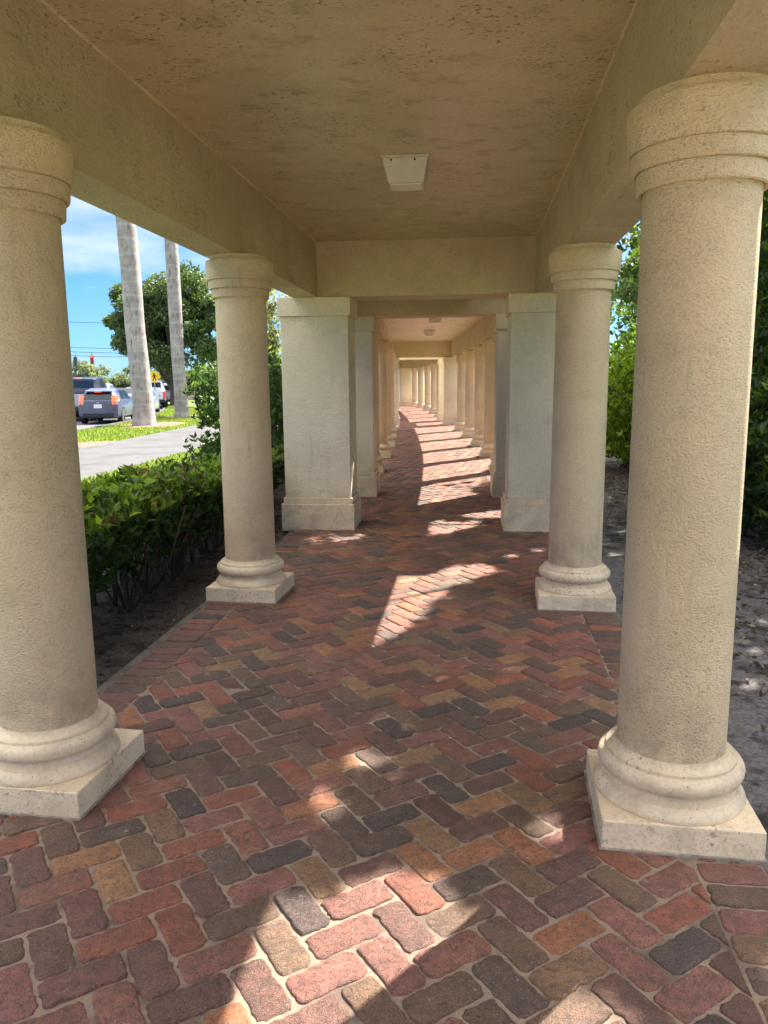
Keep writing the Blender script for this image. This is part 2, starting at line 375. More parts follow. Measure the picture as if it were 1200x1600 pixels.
# ---------------------------------------------------------------- brick paving
BW = 1.16; BO = 1.37
PAL = np.array([(.31,.105,.068),(.25,.105,.085),(.17,.082,.068),(.088,.063,.058),(.125,.080,.066),(.17,.102,.068),(.30,.17,.095),(.40,.16,.08),(.29,.12,.09),(.22,.125,.075)])
PWT = np.array([.14,.17,.15,.06,.10,.12,.05,.07,.10,.04]); PWT /= PWT.sum()
PV = []; PF = []; PC = []
def rounded(L, Wd, near):
    """rounded rectangle outline (CCW) centred on origin with tumbled edges"""
    hx, hy = L/2, Wd/2; r = .017 + .007*random.random(); pts = []
    q = (0, 30, 60, 90) if near else (0, 90)
    for (sx, sy, a0) in ((1,1,0),(-1,1,90),(-1,-1,180),(1,-1,270)):
        for d in q:
            a = R(a0 + d); pts.append([sx*(hx-r)+r*math.cos(a), sy*(hy-r)+r*math.sin(a)])
        if near:   # wobbling points along the side that follows
            nx_ = {0:(-1,1),90:(-1,-1),180:(1,-1),270:(1,1)}[a0]
            A = pts[-1]; B = [nx_[0]*(hx-r)+r*math.cos(R(a0+90)), nx_[1]*(hy-r)+r*math.sin(R(a0+90))]
            m = 9 if a0 in (0,180) else 5
            for i in range(1, m):
                f = i/m; pts.append([A[0]+(B[0]-A[0])*f, A[1]+(B[1]-A[1])*f])
    if near:
        f1, f2, q1, q2 = random.uniform(60,140), random.uniform(60,140), random.uniform(0,6), random.uniform(0,6)
        for p_ in pts:
            p_[0] += .0009*math.sin(p_[1]*f1+q1) + .0006*math.sin(p_[1]*f2*2.3+q2); p_[1] += .0010*math.sin(p_[0]*f2+q2) + .0007*math.sin(p_[0]*f1*2.1+q1)
        if random.random() < .45:      # a chipped corner or edge
            k = random.randrange(len(pts))
            for d_ in (-1, 0, 1): pp_ = pts[(k+d_) % len(pts)]; pp_[0] *= 1-.035*random.random(); pp_[1] *= 1-.09*random.random()
        for p_ in pts:
            p_[0] += random.gauss(0, .0019); p_[1] += random.gauss(0, .0019)
    return pts
def clip_t(poly, lim, sgn):
    outp = []
    for i in range(len(poly)):
        a, b = poly[i], poly[(i+1) % len(poly)]
        ia, ib = sgn*a[1] <= lim, sgn*b[1] <= lim
        if ia: outp.append(a)
        if ia != ib:
            f = (sgn*lim - a[1])/(b[1]-a[1]); outp.append((a[0]+(b[0]-a[0])*f, a[1]+(b[1]-a[1])*f))
    return outp
def emit(poly, near, tilt=True):
    if len(poly) < 3: return
    P_ = np.array(poly); 
    A = .5*abs(np.sum(P_[:,0]*np.roll(P_[:,1],-1) - np.roll(P_[:,0],-1)*P_[:,1]))
    if A < .0016: return
    c = P_.mean(0); n = len(P_); b = len(PV)
    col = PAL[rng.choice(len(PAL), p=PWT)] * np.array([1.58, 1.53, 1.34]) * (1 + random.gauss(0, .10))
    h0 = random.gauss(0, .0016); gx, gy = random.gauss(0, .010), random.gauss(0, .010)
    d = P_ - c; ln = np.linalg.norm(d, axis=1, keepdims=True) + 1e-9
    rings = ((0, -.030), (.0012, -.007), (.0045, -.0022), (.0105, 0.)) if near else ((0, -.03), (.006, 0.))
    for (ins, z) in rings:
        q = P_ - d/ln*ins
        for w in q:
            zz = z + h0 + (w[0]-c[0])*gx + (w[1]-c[1])*gy
            if near and z > -.005: zz += random.gauss(0, .0003)
            PV.append((w[0], w[1], zz))
    for k in range(len(rings)-1):
        for i in range(n):
            j = (i+1) % n; PF.append((b+k*n+i, b+k*n+j, b+(k+1)*n+j, b+(k+1)*n+i))
    PF.append(tuple(b+(len(rings)-1)*n+i for i in range(n)))
    PC.extend([tuple(np.clip(col, .02, .6))]*(n*len(rings)))
UB = .107; GAP = .0064
ang = R(90-58.5); cA, sA = math.cos(ang), math.sin(ang)
YMAX = 54
ox, oy = .03, .02
for i in range(-420, 520):
    for j in range(-220, 560):
        k = (i - j) % 4
        if k == 0: cx_, cy_, hor = i+1, j+.5, True
        elif k == 3: cx_, cy_, hor = i+.5, j+1, False     # vertical brick
        else: continue
        if k == 3: cy_ = j + 1
        ux, uy = cx_*UB+ox, cy_*UB+oy
        wx, wy = ux*cA - uy*sA, ux*sA + uy*cA
        if wy < -1.5 or wy > YMAX: continue
        if abs(wx - CX(wy)) > 1.45: continue
        s, t = to_st(wx, wy)
        if abs(t) > BW + .11: continue
        near = wy < 9.5 and wy > .3
        o_ = rounded(2*UB-GAP, UB-GAP, near)
        if not hor: o_ = [(-y, x) for x, y in o_]
        a2 = random.gauss(0, .008); ca, sa = math.cos(a2), math.sin(a2)
        o_ = [(x*ca-y*sa+ux, x*sa+y*ca+uy) for x, y in o_]
        o_ = [(x*cA-y*sA, x*sA+y*cA) for x, y in o_]
        if abs(t) > BW - .13:
            st = [to_st(x, y) for x, y in o_]
            st = clip_t(st, BW-.004, 1); st = clip_t(st, BW-.004, -1)
            o_ = [PT(s_, t_)[:2] for s_, t_ in st]
        emit(o_, near)
for sg in (-1, 1):
    s = -1.5
    while s < YMAX:
        near = .3 < s < 9.5
        o_ = rounded(BO-BW-.006, .108-.008, near); tm = (BW+BO)/2*sg
        o_ = [PT(s+y, tm+x)[:2] for x, y in o_]; emit(o_, near); s += .1085
me = bpy.data.meshes.new('brick_pavement'); me.from_pydata(PV, [], PF)
ca = me.color_attributes.new('tint', 'FLOAT_COLOR', 'POINT'); cc = np.ones((len(PV),4), np.float32); cc[:,:3] = np.array(PC); ca.data.foreach_set('color', cc.reshape(-1))
me.polygons.foreach_set('use_smooth', [True]*len(me.polygons)); me.set_sharp_from_angle(angle=R(50))
me.materials.append(M_BRICK); o = bpy.data.objects.new('brick_pavement', me); COL.objects.link(o); tag(o, kind='structure')
jb = MB(); jb.strip(-1.6, YMAX, -BO, BO, -.06, -.0065, .5); tag(jb.build('pavement_sand', M_JOINT), kind='structure')
pz_ = MB(); pz_.add([(-4.5,-16,-.03),(4.5,-16,-.03),(4.2,-1.6,-.03),(-4.2,-1.6,-.03)], [(0,1,2,3)]); tag(pz_.build('bounce_paving', M_BOUNCE), kind='structure')  # unseen pale ground added behind the camera to bounce light forward
e_ = MB(); e_.strip(-1.5, 47, -BO-.055, -BO-.004, -.08, -.013, .4); e_.strip(-6, 47, BO+.004, BO+.04, -.08, -.010, .4)
tag(e_.build('pavement_edging', M_EDGE), kind='structure')

# ---------------------------------------------------------------- colonnade
H0, H1, HR = 2.335, 2.865, 3.06
M_MORT = ground_mat('bed_mortar', (.40,.34,.26), (.30,.25,.19), (.22,.18,.14), 9, 60, .8, .01)
def ring_profile(r0, r1, z0, z1, n): return [(r0+(r1-r0)*i/n, z0+(z1-z0)*i/n) for i in range(n+1)]
def make_column(label, group):
    t = thing('column', label, 'column', group=group)
    b = MB(); b.box(-.25,.25,-.25,.25,-.02,.10); b.build('plinth', M_CAST, t, bevel=.006)
    b = MB(); b.box(-.257,.257,-.257,.257,-.03,.006); b.build('mortar_bed', M_MORT, t, bevel=.003)
    pr = [(.20,.099),(.247,.101),(.2485,.106),(.2465,.115),(.240,.127),(.2315,.1365),(.2275,.141),(.2235,.1425),(.2225,.149),(.217,.1515),(.207,.156),(.202,.163),(.202,.171),(.208,.1775),
          (.222,.1805),(.233,.187),(.2385,.198),(.240,.211),(.2365,.224),(.228,.234),(.216,.2385),(.2135,.240),(.213,.250),(.2095,.2535),(.196,.256),(.188,.263),(.184,.275),(.12,.276)]
    b = MB(); b.lathe(pr, 96); b.build('base_moulding', M_CAST, t, smooth=40)
    b = MB(); b.lathe(ring_profile(.1775,.1715,.27,2.075,20), 96); b.build('shaft', M_COL, t, smooth=40)
    pr = [(.15,2.072),(.172,2.072),(.176,2.066),(.186,2.063),(.191,2.067),(.1945,2.112),(.1935,2.119),(.189,2.121),(.1895,2.125),(.199,2.1205),(.206,2.123),(.2085,2.128),(.2125,2.168),(.211,2.175),(.206,2.177),(.2065,2.181),(.214,2.1765),(.2195,2.179),(.222,2.186),(.2285,2.262),(.2290,2.294),(.2265,2.3005),(.196,2.302),(.194,H0),(.1,H0)]
    b = MB(); b.lathe(pr, 96); b.build('capital', M_COL, t, smooth=30)
    return t
GRP = 'round columns carrying the covered walk'
stations = [-.02, 2.62, 5.26, 12.98, 15.5, 18.12, 20.95, 23.85, 33.4, 36.9, 41.0, 44.8, 47.4]
SC1 = {(2.62,-1): 'large near round column at the left edge of the photo, warm brown in shade',
 (2.62,1): 'largest round column at the right foreground with square plinth and sunlit right rim',
 (5.26,-1): 'second round column on the left, beside the low hedge',
 (5.26,1): 'second round column on the right, in front of the broad grey pillar',
 (-.02,-1): 'round column behind the photographer on the hedge side', (-.02,1): 'round column behind the photographer on the sand side'}
ORD = {12.98:'first', 15.5:'second', 18.12:'third', 20.95:'fourth', 23.85:'fifth', 33.4:'first', 36.9:'second', 41.0:'third', 44.8:'fourth', 47.4:'fifth'}
proto = None
for s in stations:
    for sg in (-1, 1):
        side = 'left' if sg < 0 else 'right'
        if (s, sg) in SC1: lab = SC1[(s, sg)]
        elif s < 30: lab = f'{ORD[s]} round column from the near pillars in the {side} row of the sunlit middle bay'
        else: lab = f'{ORD[s]} round column in the {side} row of the farthest curving bay'
        if proto is None: c_ = proto = make_column(lab, GRP)
        else: c_ = copy_tree(proto); c_['label'] = lab
        c_.location = PT(s, 1.14*sg); c_.rotation_euler.z = -math.atan(HD(s)) + (R(-2.2) if s < 6 else 0)
def make_pillar(label, group):
    t = thing('square_pillar', label, 'pillar', group=group)
    b = MB(); b.box(-.38,.38,-.29,.29,-.02,.265); b.build('base_block', M_CAST, t, bevel=.008)
    b = MB(); b.box(-.360,.360,-.270,.270,.265,.328); b.build('base_band', M_CAST, t, bevel=.008)
    b = MB(); b.box(-.342,.342,-.252,.252,.328,2.152); b.build('shaft', M_PIL, t, bevel=.009)
    b = MB(); b.box(-.366,.366,-.276,.276,2.152,H0-.001); b.build('capital', M_PIL, t, bevel=.006)
    return t
pp = None
PST = [7.99, 10.3, 27.35, 30.1]
PLAB = {(0,-1):'broad square pillar beside the hedge, first of the left row, with dark vertical corner shade', (0,1):'broad square pillar half hidden behind the second round column on the right',
        (1,-1):'square pillar directly behind the first left pillar, start of the middle bay', (1,1):'narrow visible square pillar behind the right grey pillar, start of the middle bay',
        (2,-1):'pale square pillar closing the left row of the middle bay', (2,1):'grey square pillar closing the right row of the middle bay',
        (3,-1):'square pillar opening the farthest bay on its left side', (3,1):'dark square pillar opening the farthest bay on its right side'}
for i, s in enumerate(PST):
    for sg in (-1, 1):
        lab = PLAB[(i, sg)]
        if pp is None: c_ = pp = make_pillar(lab, 'square pillars between the bays')
        else: c_ = copy_tree(pp); c_['label'] = lab
        c_.location = PT(s, 1.14*sg); c_.rotation_euler.z = -math.atan(HD(s))
c_ = copy_tree(pp); c_['label'] = 'most distant pale square pillar at the end of the curving right row'; c_.location = (1.44, 48.9, 0); c_.rotation_euler.z = R(10)
c_ = copy_tree(pp); c_['label'] = 'last brownish pillar at the very end of the walk, left of the pale one'; c_.location = (.72, 51.2, 0); c_.rotation_euler.z = R(20)

def bay(y0, y1, label, xb0=True, xb1=True):
    t = thing('bay_roof', label, 'roof')
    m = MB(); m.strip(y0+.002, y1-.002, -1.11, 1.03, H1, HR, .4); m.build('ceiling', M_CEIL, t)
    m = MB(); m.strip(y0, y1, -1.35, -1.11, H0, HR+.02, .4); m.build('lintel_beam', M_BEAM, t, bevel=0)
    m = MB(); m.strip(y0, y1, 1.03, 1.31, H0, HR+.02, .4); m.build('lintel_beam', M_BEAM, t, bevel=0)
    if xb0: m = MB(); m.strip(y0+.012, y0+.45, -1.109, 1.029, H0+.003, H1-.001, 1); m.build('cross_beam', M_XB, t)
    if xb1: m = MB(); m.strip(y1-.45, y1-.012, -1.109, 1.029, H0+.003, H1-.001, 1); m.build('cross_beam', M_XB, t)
    # plaster beads along the joints and drip edges
    m = MB()
    for tt, sg in ((-1.11, 1), (1.03, -1)):
        m.strip(y0+(.46 if xb0 else .02), y1-(.46 if xb1 else .02), min(tt, tt+.009*sg), max(tt, tt+.009*sg), H1-.007, H1+.001, .4)
    m.build('plaster_bead', M_CAST, t)
    return t
bay(-.36, 8.22, 'beige plaster roof and ceiling of the nearest bay overhead', xb0=False)
bay(10.06, 27.60, 'warm lit ceiling and beams of the middle bay')
bay(29.85, 52.0, 'roof and beams of the farthest curving bay')
t = thing('linking_beam', 'pair of beams with an added slotted light baffle joining the first two pillar pairs', 'beam')
for sg in (-1, 1):
    m = MB(); m.strip(8.224, 10.056, min(1.2*sg,1.48*sg), max(1.2*sg,1.48*sg), H0, H1, .4); m.build('beam', M_BEAM, t)
m = MB(); m.strip(8.224, 9.2, -1.19, 1.19, H1-.08, H1-.002, .4); m.strip(9.2, 9.75, -1.19, .55, H1-.08, H1-.002, .4); m.strip(9.75, 10.056, -1.19, 1.19, H1-.08, H1-.002, .4)
m.build('light_baffle_slab', M_CEIL, t)  # unseen slab added to dim the cross beam; slot lets sun through
t = thing('linking_beam', 'distant pair of open beams joining the far pillar pairs', 'beam')
for sg in (-1, 1):
    m = MB(); m.strip(27.604, 29.846, min(1.2*sg,1.48*sg), max(1.2*sg,1.48*sg), H0, H1, .4); m.build('beam', M_BEAM, t)

# ceiling lamps
M_PLATE = plain('aged_white_metal', (.62,.58,.50), .5, .4, noise=.08); M_LENS = plain('frosted_lens', (.80,.74,.66), .35, .5); M_SCREW = plain('screw_steel', (.05,.045,.04), .5)
def make_lamp(label):
    t = thing('ceiling_lamp', label, 'lamp', group='box lamps on the walkway ceiling')
    m = MB(); m.box(-.15,.15,-.16,.16,-.014,-.001); m.build('mounting_plate', M_PLATE, t, bevel=.004)
    m = MB()
    a, b, c, d = -.142,.142,-.150,.150; e, f, g_, h = -.106,.112,-.100,.085
    m.add([(a,c,-.014),(b,c,-.014),(b,d,-.014),(a,d,-.014),(e,g_,-.150),(f,g_,-.150),(f,h,-.150),(e,h,-.150)], [(0,3,2,1),(4,5,6,7),(0,1,5,4),(1,2,6,5),(2,3,7,6),(3,0,4,7)])
    m.build('housing', M_PLATE, t, bevel=.006)
    m = MB(); m.box(-.094,.100,-.088,.073,-.158,-.150); m.build('lens', M_LENS, t, bevel=.003)
    for x in (-.085,.06):
        m = MB(); m.add(*(lambda n=8: ([(x+.006*math.cos(2*math.pi*k/n), -.150-.004, -.028+.006*math.sin(2*math.pi*k/n)) for k in range(n)]+[(x+.006*math.cos(2*math.pi*k/n), -.130, -.028+.006*math.sin(2*math.pi*k/n)) for k in range(n)], [tuple(range(n)),tuple(range(n,2*n))]+[(k,(k+1)%n,n+(k+1)%n,n+k) for k in range(n)]))())
        m.build('screw', M_SCREW, t)
    return t
lp = make_lamp('nearest box lamp on the ceiling with two dark screws')
lp.location = (.158, 5.12, H1); lp.rotation_euler.z = -math.atan(HD(5.1)) + R(2)
for s, lab in ((16.6, 'nearer small box lamp on the ceiling of the middle bay'), (21.2, 'farther small box lamp on the ceiling of the middle bay')):
    c_ = copy_tree(lp); c_['label'] = lab; c_.location = PT(s, 0, H1); c_.rotation_euler.z = -math.atan(HD(s))

# ---------------------------------------------------------------- plants
K = 1/math.tan(R(SUN_EL)); SX, SY = math.sin(R(SUN_AZ))*K, math.cos(R(SUN_AZ))*K
def stems(name, pts, parent, r0=.012, r1=.004, n=5, mat=None):
    m = MB()
    for a, b in pts:
        a = Vector(a); b = Vector(b); mid = (a+b)/2 + Vector((random.gauss(0,.04), random.gauss(0,.04), 0))*((b-a).length)
        m.tube([a, mid, b], [r0, (r0+r1)/2, r1], n)
    return m.build(name, mat or M_TWIG, parent, smooth=60)
def rosettes(tips, k, size, spread=.9, upb=.6):
    n = len(tips); C = np.repeat(tips, k, 0); D = rng.normal(size=(n*k, 3)); D[:,2] = np.abs(D[:,2])*.5 + upb; D[:,:2] *= spread
    base = rng.normal(size=(n,3))*.28; D += np.repeat(base, k, 0)
    S = size*(.65+.6*rng.random(n*k)); return C + rng.normal(size=C.shape)*.008, D, S
G_D, G_M, G_L = (.022,.050,.014), (.055,.115,.022), (.17,.26,.035)

# low hedge on the left
def low_hedge():
    t = thing('low_hedge', 'low leafy hedge with upright glossy leaves along the left edge of the brick walk', 'hedge')
    tips = []; st_ = []
    def top(y, t_): return (.79 - .05*max(0, y-4.5)) * (1 + .08*math.sin(y*3.7) + .07*math.sin(y*8.1+t_*5) + .05*math.sin(y*17+t_*11)) - .35*max(0, (-t_-2.0))
    for i in range(1650):
        y = random.uniform(3.1, 8.7); tt = random.uniform(-2.85, -1.72); z = top(y, tt) + .05 - abs(random.gauss(0, .10))
        tips.append(PT(y, tt, z))
    for i in range(1150):   # walk-facing side, thinner low down
        y = random.uniform(3.1, 8.7); z = random.triangular(.12, .8, .6); tt = -1.66 - .10*(1-z) - abs(random.gauss(0, .10)) - (.12 if z < .4 else 0)
        tips.append(PT(y, tt, z))
    for i in range(600):
        y = 3.1 + abs(random.gauss(0,.12)); tips.append(PT(y, random.uniform(-2.8,-1.75), random.uniform(.25,.8)))
    tips = np.array(tips)
    C, D, S = rosettes(tips, 6, .086)
    n = len(C); hi = (C[:,2] > .62)[:,None]  # top leaves tinted lighter, lower ones darker: light put into the tint
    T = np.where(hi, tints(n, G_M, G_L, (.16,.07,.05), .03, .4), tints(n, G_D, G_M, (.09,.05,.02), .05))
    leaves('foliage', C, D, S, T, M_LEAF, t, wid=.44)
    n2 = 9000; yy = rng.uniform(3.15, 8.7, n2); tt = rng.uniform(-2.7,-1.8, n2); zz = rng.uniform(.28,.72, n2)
    for i in range(80):
        y = random.uniform(3.2, 8.6); tt_ = random.uniform(-2.35,-1.88); q = PT(y, tt_, -.05)
        for k in range(3):
            st_.append((q, PT(y+random.gauss(0,.13), tt_+random.gauss(0,.16), random.uniform(.45,.75))))
    stems('stems', st_, t, .011, .004)
    C2 = np.array([PT(a, b, c) for a, b, c in zip(yy, tt, zz)]); leaves('inner_foliage', C2, rng.normal(size=(n2,3)), rng.uniform(.045,.08,n2), tints(n2, (.014,.03,.01), (.028,.055,.014)), M_LEAF, t)  # inner leaves darkened, the hedge's own shade put into their tint
low_hedge()

def shell_points(n, cx, cy, z0, z1, rx, ry, thick=.25, lump=.18, seed=0, flat=False):
    """points spread through the outer part of a lumpy rounded mass"""
    r = np.random.default_rng(seed); d = r.normal(size=(n,3)); d /= np.linalg.norm(d, axis=1, keepdims=True)
    if flat: d = np.sign(d)*np.abs(d)**.6; 
    L = 1 + lump*(np.sin(d[:,0]*5+seed)*np.cos(d[:,1]*6+seed*2) + .6*np.sin(d[:,2]*9+d[:,0]*7+seed))
    rad = (1 - np.abs(r.normal(size=n))*thick).clip(.05, 1.1)*L
    q = d*rad[:,None]; zc, rz = (z0+z1)/2, (z1-z0)/2
    return np.stack([cx+q[:,0]*rx, cy+q[:,1]*ry, zc+q[:,2]*rz], 1)

def shrub(name, label, cat, cx, cy, z0, z1, rx, ry, n, size, pal=(G_D,G_M,G_L), pl=.25, seed=0, thick=.25, group=None, keep=None, mat=None, flat=False, nst=26, k=5, rot=0, sel_tip=.0):
    t = thing(name, label, cat, (cx, cy, 0), group=group)
    tips = shell_points(n, 0, 0, z0, z1, rx, ry, thick, seed=seed, flat=flat)
    if rot: a = R(rot); tips[:,:2] = tips[:,:2] @ np.array([[math.cos(a), math.sin(a)],[-math.sin(a), math.cos(a)]])
    tips = tips[tips[:,2] > .03]
    if keep is not None: tips = tips[keep(tips + np.array([cx, cy, 0]))]
    C, D, S = rosettes(tips, k, size)
    m = len(C); T = tints(m, pal[0], pal[1]); lt = rng.random(m) < pl; T[lt] = tints(lt.sum(), pal[1], pal[2])
    leaves('foliage', C, D, S, T, mat or M_LEAF, t)
    sp = []
    for i in range(nst):
        b = (random.uniform(-.35,.35)*rx, random.uniform(-.35,.35)*ry, -.06); q = tips[random.randrange(len(tips))]
        sp.append((b, (q[0]*.85, q[1]*.85, q[2]*.92)))
    stems('stems', sp, t, .016, .005)
    return t
# tall hedge beyond the second left column
shrub('tall_hedge', 'tall dark clipped hedge between the second left column and the square pillar', 'hedge', -1.80, 10.75, .10, 1.74, .62, 1.95, 3300, .085, pl=.03, seed=3, flat=True, rot=5, nst=50, thick=.2)
shrub('sprouting_shrub', 'bright yellow green sprouts rising behind the tall dark hedge', 'shrub', -2.2, 13.4, .5, 2.05, .95, 1.0, 700, .11, pal=((.07,.13,.02),(.16,.26,.03),(.34,.38,.05)), pl=.5, seed=5, thick=.4, nst=40, k=4)
# right side
def right_keep(P): return np.ones(len(P), bool)
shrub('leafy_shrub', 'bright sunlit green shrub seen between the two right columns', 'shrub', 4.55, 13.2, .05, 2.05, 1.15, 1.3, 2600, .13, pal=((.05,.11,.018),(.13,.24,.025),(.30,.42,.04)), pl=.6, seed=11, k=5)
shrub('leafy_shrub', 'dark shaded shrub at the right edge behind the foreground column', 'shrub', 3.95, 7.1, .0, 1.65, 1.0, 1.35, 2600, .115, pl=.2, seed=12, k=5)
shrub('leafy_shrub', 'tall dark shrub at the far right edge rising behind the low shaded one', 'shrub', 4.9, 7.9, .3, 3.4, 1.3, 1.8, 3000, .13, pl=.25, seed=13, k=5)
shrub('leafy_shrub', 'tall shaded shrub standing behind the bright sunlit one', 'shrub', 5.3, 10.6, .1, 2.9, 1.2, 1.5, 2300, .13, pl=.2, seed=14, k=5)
shrub('leafy_shrub', 'large shrub closing the view on the right beyond the square pillars', 'shrub', 6.2, 16.5, .1, 2.9, 1.6, 2.2, 2000, .15, pal=((.035,.08,.015),(.08,.16,.02),(.18,.30,.03)), pl=.4, seed=15, k=4)
for i, (yy, lab) in enumerate(((22, 'rounded shrub outside the right row of the middle bay'), (29.5, 'rounded shrub outside the far square pillars on the right'), (37, 'rounded shrub outside the farthest bay on the right'), (45, 'last rounded shrub beyond the farthest columns on the right'))):
    shrub('garden_shrub', lab, 'shrub', 7.2 - (1.0 if i == 3 else 0), yy, .1, 2.2, 1.5, 2.6, 800, .2, pal=((.05,.10,.02),(.10,.18,.03),(.20,.30,.04)), pl=.4, seed=20+i, k=4, nst=10)

# canopy over the right side: gaps where the photo's floor is lit
def unp(x, y):
    h_ = fw*1200 + rt2*(x-600) - up2*(y-800); t = -EYE/h_.z; return (h_.x*t, h_.y*t)
LIT = [[(-1.0,.8),(-.6,2.0),(-.2,2.06),(.0,2.24),(.17,2.16),(.30,2.0),(.6,1.6),(.6,.8)],
       [unp(*q) for q in ((560,1030),(606,900),(671,897),(700,882),(758,878),(791,892),(709,917),(680,946),(651,978),(613,1002))],
       [unp(560+x/5,560+y/5) for x, y in ((520,1400),(560,1265),(640,1250),(720,1275),(840,1270),(960,1262),(960,1310))],
       [unp(560+x/5,560+y/5) for x, y in ((790,1228),(850,1208),(1000,1195),(1150,1180),(1150,1245),(940,1258))]]
def circ(px, py, r): c = unp(px, py); return (c[0], c[1], r)
SPOT = [(1.05,2.33,.07), circ(575,1190,.075), circ(560,1180,.06), circ(508,1238,.075), circ(530,1265,.06), circ(640,1138,.045), circ(548,1142,.04), circ(560,1152,.03), circ(668,1133,.03), circ(855,1275,.06), circ(890,1300,.06), circ(820,1300,.04), circ(1062,1385,.035),
        circ(735,1046,.035), circ(725,1048,.03), circ(840,860,.10), circ(800,868,.10), circ(725,1150,.02), circ(890,1335,.03), circ(1065,1180,.03), (-.64,7.7,.16), (-.33,7.35,.10), (-.25,7.5,.08), (-.45,7.25,.07),
        circ(1180,960,.12), circ(1185,1060,.09), circ(1175,1110,.06), circ(1160,990,.08), circ(960,760,.2), circ(965,800,.12), circ(1195,900,.2), circ(950,870,.06), circ(1160,925,.1)]
_rs = random.Random(5)
for _k in range(34): SPOT.append((_rs.gauss(.15,.35), _rs.uniform(2.2,7.2), _rs.uniform(.015,.05)))
for _k in range(26): SPOT.append((_rs.uniform(1.6,3.4), _rs.uniform(2.2,8), _rs.uniform(.03,.10)))
def inpoly(P, poly):
    x, y = P[:,0], P[:,1]; ins = np.zeros(len(P), bool)
    for i in range(len(poly)):
        x1, y1 = poly[i]; x2, y2 = poly[(i+1) % len(poly)]
        c = ((y1 > y) != (y2 > y)) & (x < (x2-x1)*(y-y1)/(y2-y1+1e-12)+x1); ins ^= c
    return ins
def shade_keep(P):
    F = np.stack([P[:,0]-SX*P[:,2], P[:,1]-SY*P[:,2]], 1) + rng.normal(size=(len(P),2))*.02
    lit = np.zeros(len(P), bool)
    for q in LIT: lit |= inpoly(F, q)
    for (x, y, r) in SPOT: lit |= ((F[:,0]-x)**2 + (F[:,1]-y)**2) < r*r
    lit |= (F[:,1] > 9.3 + .12*np.sin(F[:,0]*9)) & (F[:,0] < 3.2)      # sunny middle bay
    lit |= F[:,0] < -1.2
    return ~lit
def canopy_tree(label, cx, cy, tr, z0, z1, rx, ry, n, seed, trunk=(5.4, 8.0)):
    t = thing('broadleaf_tree', label, 'tree', (trunk[0], trunk[1], 0))
    P = shell_points(n, cx, cy, z0, z1, rx, ry, .45, seed=seed)
    D = rng.normal(size=(len(P),3)); S = rng.uniform(.09,.15,len(P))
    k = shade_keep(P + D/np.linalg.norm(D,axis=1,keepdims=True)*S[:,None]*.5) & (P[:,2] > 2.95) & (P[:,0] > CX(6)+1.65)
    P, D, S = P[k], D[k], S[k]; off = np.array([trunk[0], trunk[1], 0])
    leaves('crown', P-off, D, S, tints(len(P), G_M, (.22,.34,.035)), M_LEAF, t, wid=.55)
    m = MB(); m.tube([(0,0,-.1),(.05,.02,1.2),(-.05,.1,2.4),(cx-trunk[0], cy-trunk[1], (z0+z1)/2)], [.13,.11,.09,.03], 8)
    for i in range(9):
        q = P[rng.integers(len(P))]-off; m.tube([(-.05,.1,2.2+.1*i), ((q[0])*.5, q[1]*.5, 2.6+(q[2]-2.6)*.5), tuple(q)], [.05,.03,.01], 6)
    m.build('trunk', M_BARK, t, smooth=60)
canopy_tree('leafy tree leaning over the right side of the near bay', 3.9, 6.2, 0, 3.2, 5.8, 1.9, 2.7, 24000, 31, (5.6,6.4))
canopy_tree('leafy tree behind the right shrubs, its crown above the second right column', 4.4, 10.2, 0, 3.2, 6.2, 2.2, 2.9, 26000, 32, (6.1,10.0))

# background trees
def tree(name, label, x, y, z0, z1, rx, ry, n, size, pal, trunk_r=.25, seed=0, group=None, thick=.3, branch=7, lump=.2, tx=0, ty=0, low=False):
    t = thing(name, label, 'tree', (x, y, -.1), group=group)
    nb = 46; r = np.random.default_rng(seed)
    cen = shell_points(nb, tx, ty, z0, z1, rx*.86, ry*.86, thick, lump, seed)
    cen = cen[cen[:,2] > z0 + .05*(z1-z0)]; nb = len(cen)
    idx = r.integers(nb, size=n); cs = r.uniform(.55, 1.25, nb)*(rx+ry)*.5*.26
    d = r.normal(size=(n,3)); d /= np.linalg.norm(d, axis=1, keepdims=True); d[:,2] *= .7
    P = cen[idx] + d*(cs[idx]*(1-np.abs(r.normal(size=n))*.35).clip(.1,1.2))[:,None]
    leaves('crown', P, r.normal(size=(n,3)), size*r.uniform(.6,1.3,n), tints(n, pal[0], pal[1])*(.8+.4*r.random(nb))[idx][:,None], M_FARLEAF, t, wid=.6)
    m = MB(); zb = z0 + .15*(z1-z0)
    if low: zb = 2.2
    m.tube([(0,0,-.2),(.05,0,zb*.5),(tx*.2,ty*.2,zb+.3)], [trunk_r*1.2, trunk_r, trunk_r*.8], 9)
    for i in range(branch):
        q = cen[r.integers(nb)]; s0 = (tx*.1, ty*.1, zb*r.uniform(.5,1.0)); mid = (q[0]*.45, q[1]*.45, s0[2]+(q[2]-s0[2])*.55)
        m.tube([s0, mid, tuple(q)], [trunk_r*.5, trunk_r*.36, trunk_r*.12], 6)
    m.build('trunk', M_BARK, t, smooth=60); return t
OAK = ((.055,.09,.038),(.14,.20,.075))
tree('oak_tree', 'large spreading dark green oak with low branching limbs beyond the second palm trunk', -15.55, 58, 2.9, 9.5, 4.3, 4.2, 46000, .27, OAK, .36, 41, branch=26, tx=-.8, thick=.40, low=True)
tree('oak_tree', 'second green tree beside the large oak, seen left of the second left column', -11.9, 56, 2.6, 9.8, 3.3, 3.4, 17000, .24, ((.045,.08,.025),(.10,.17,.045)), .25, 42, branch=10)
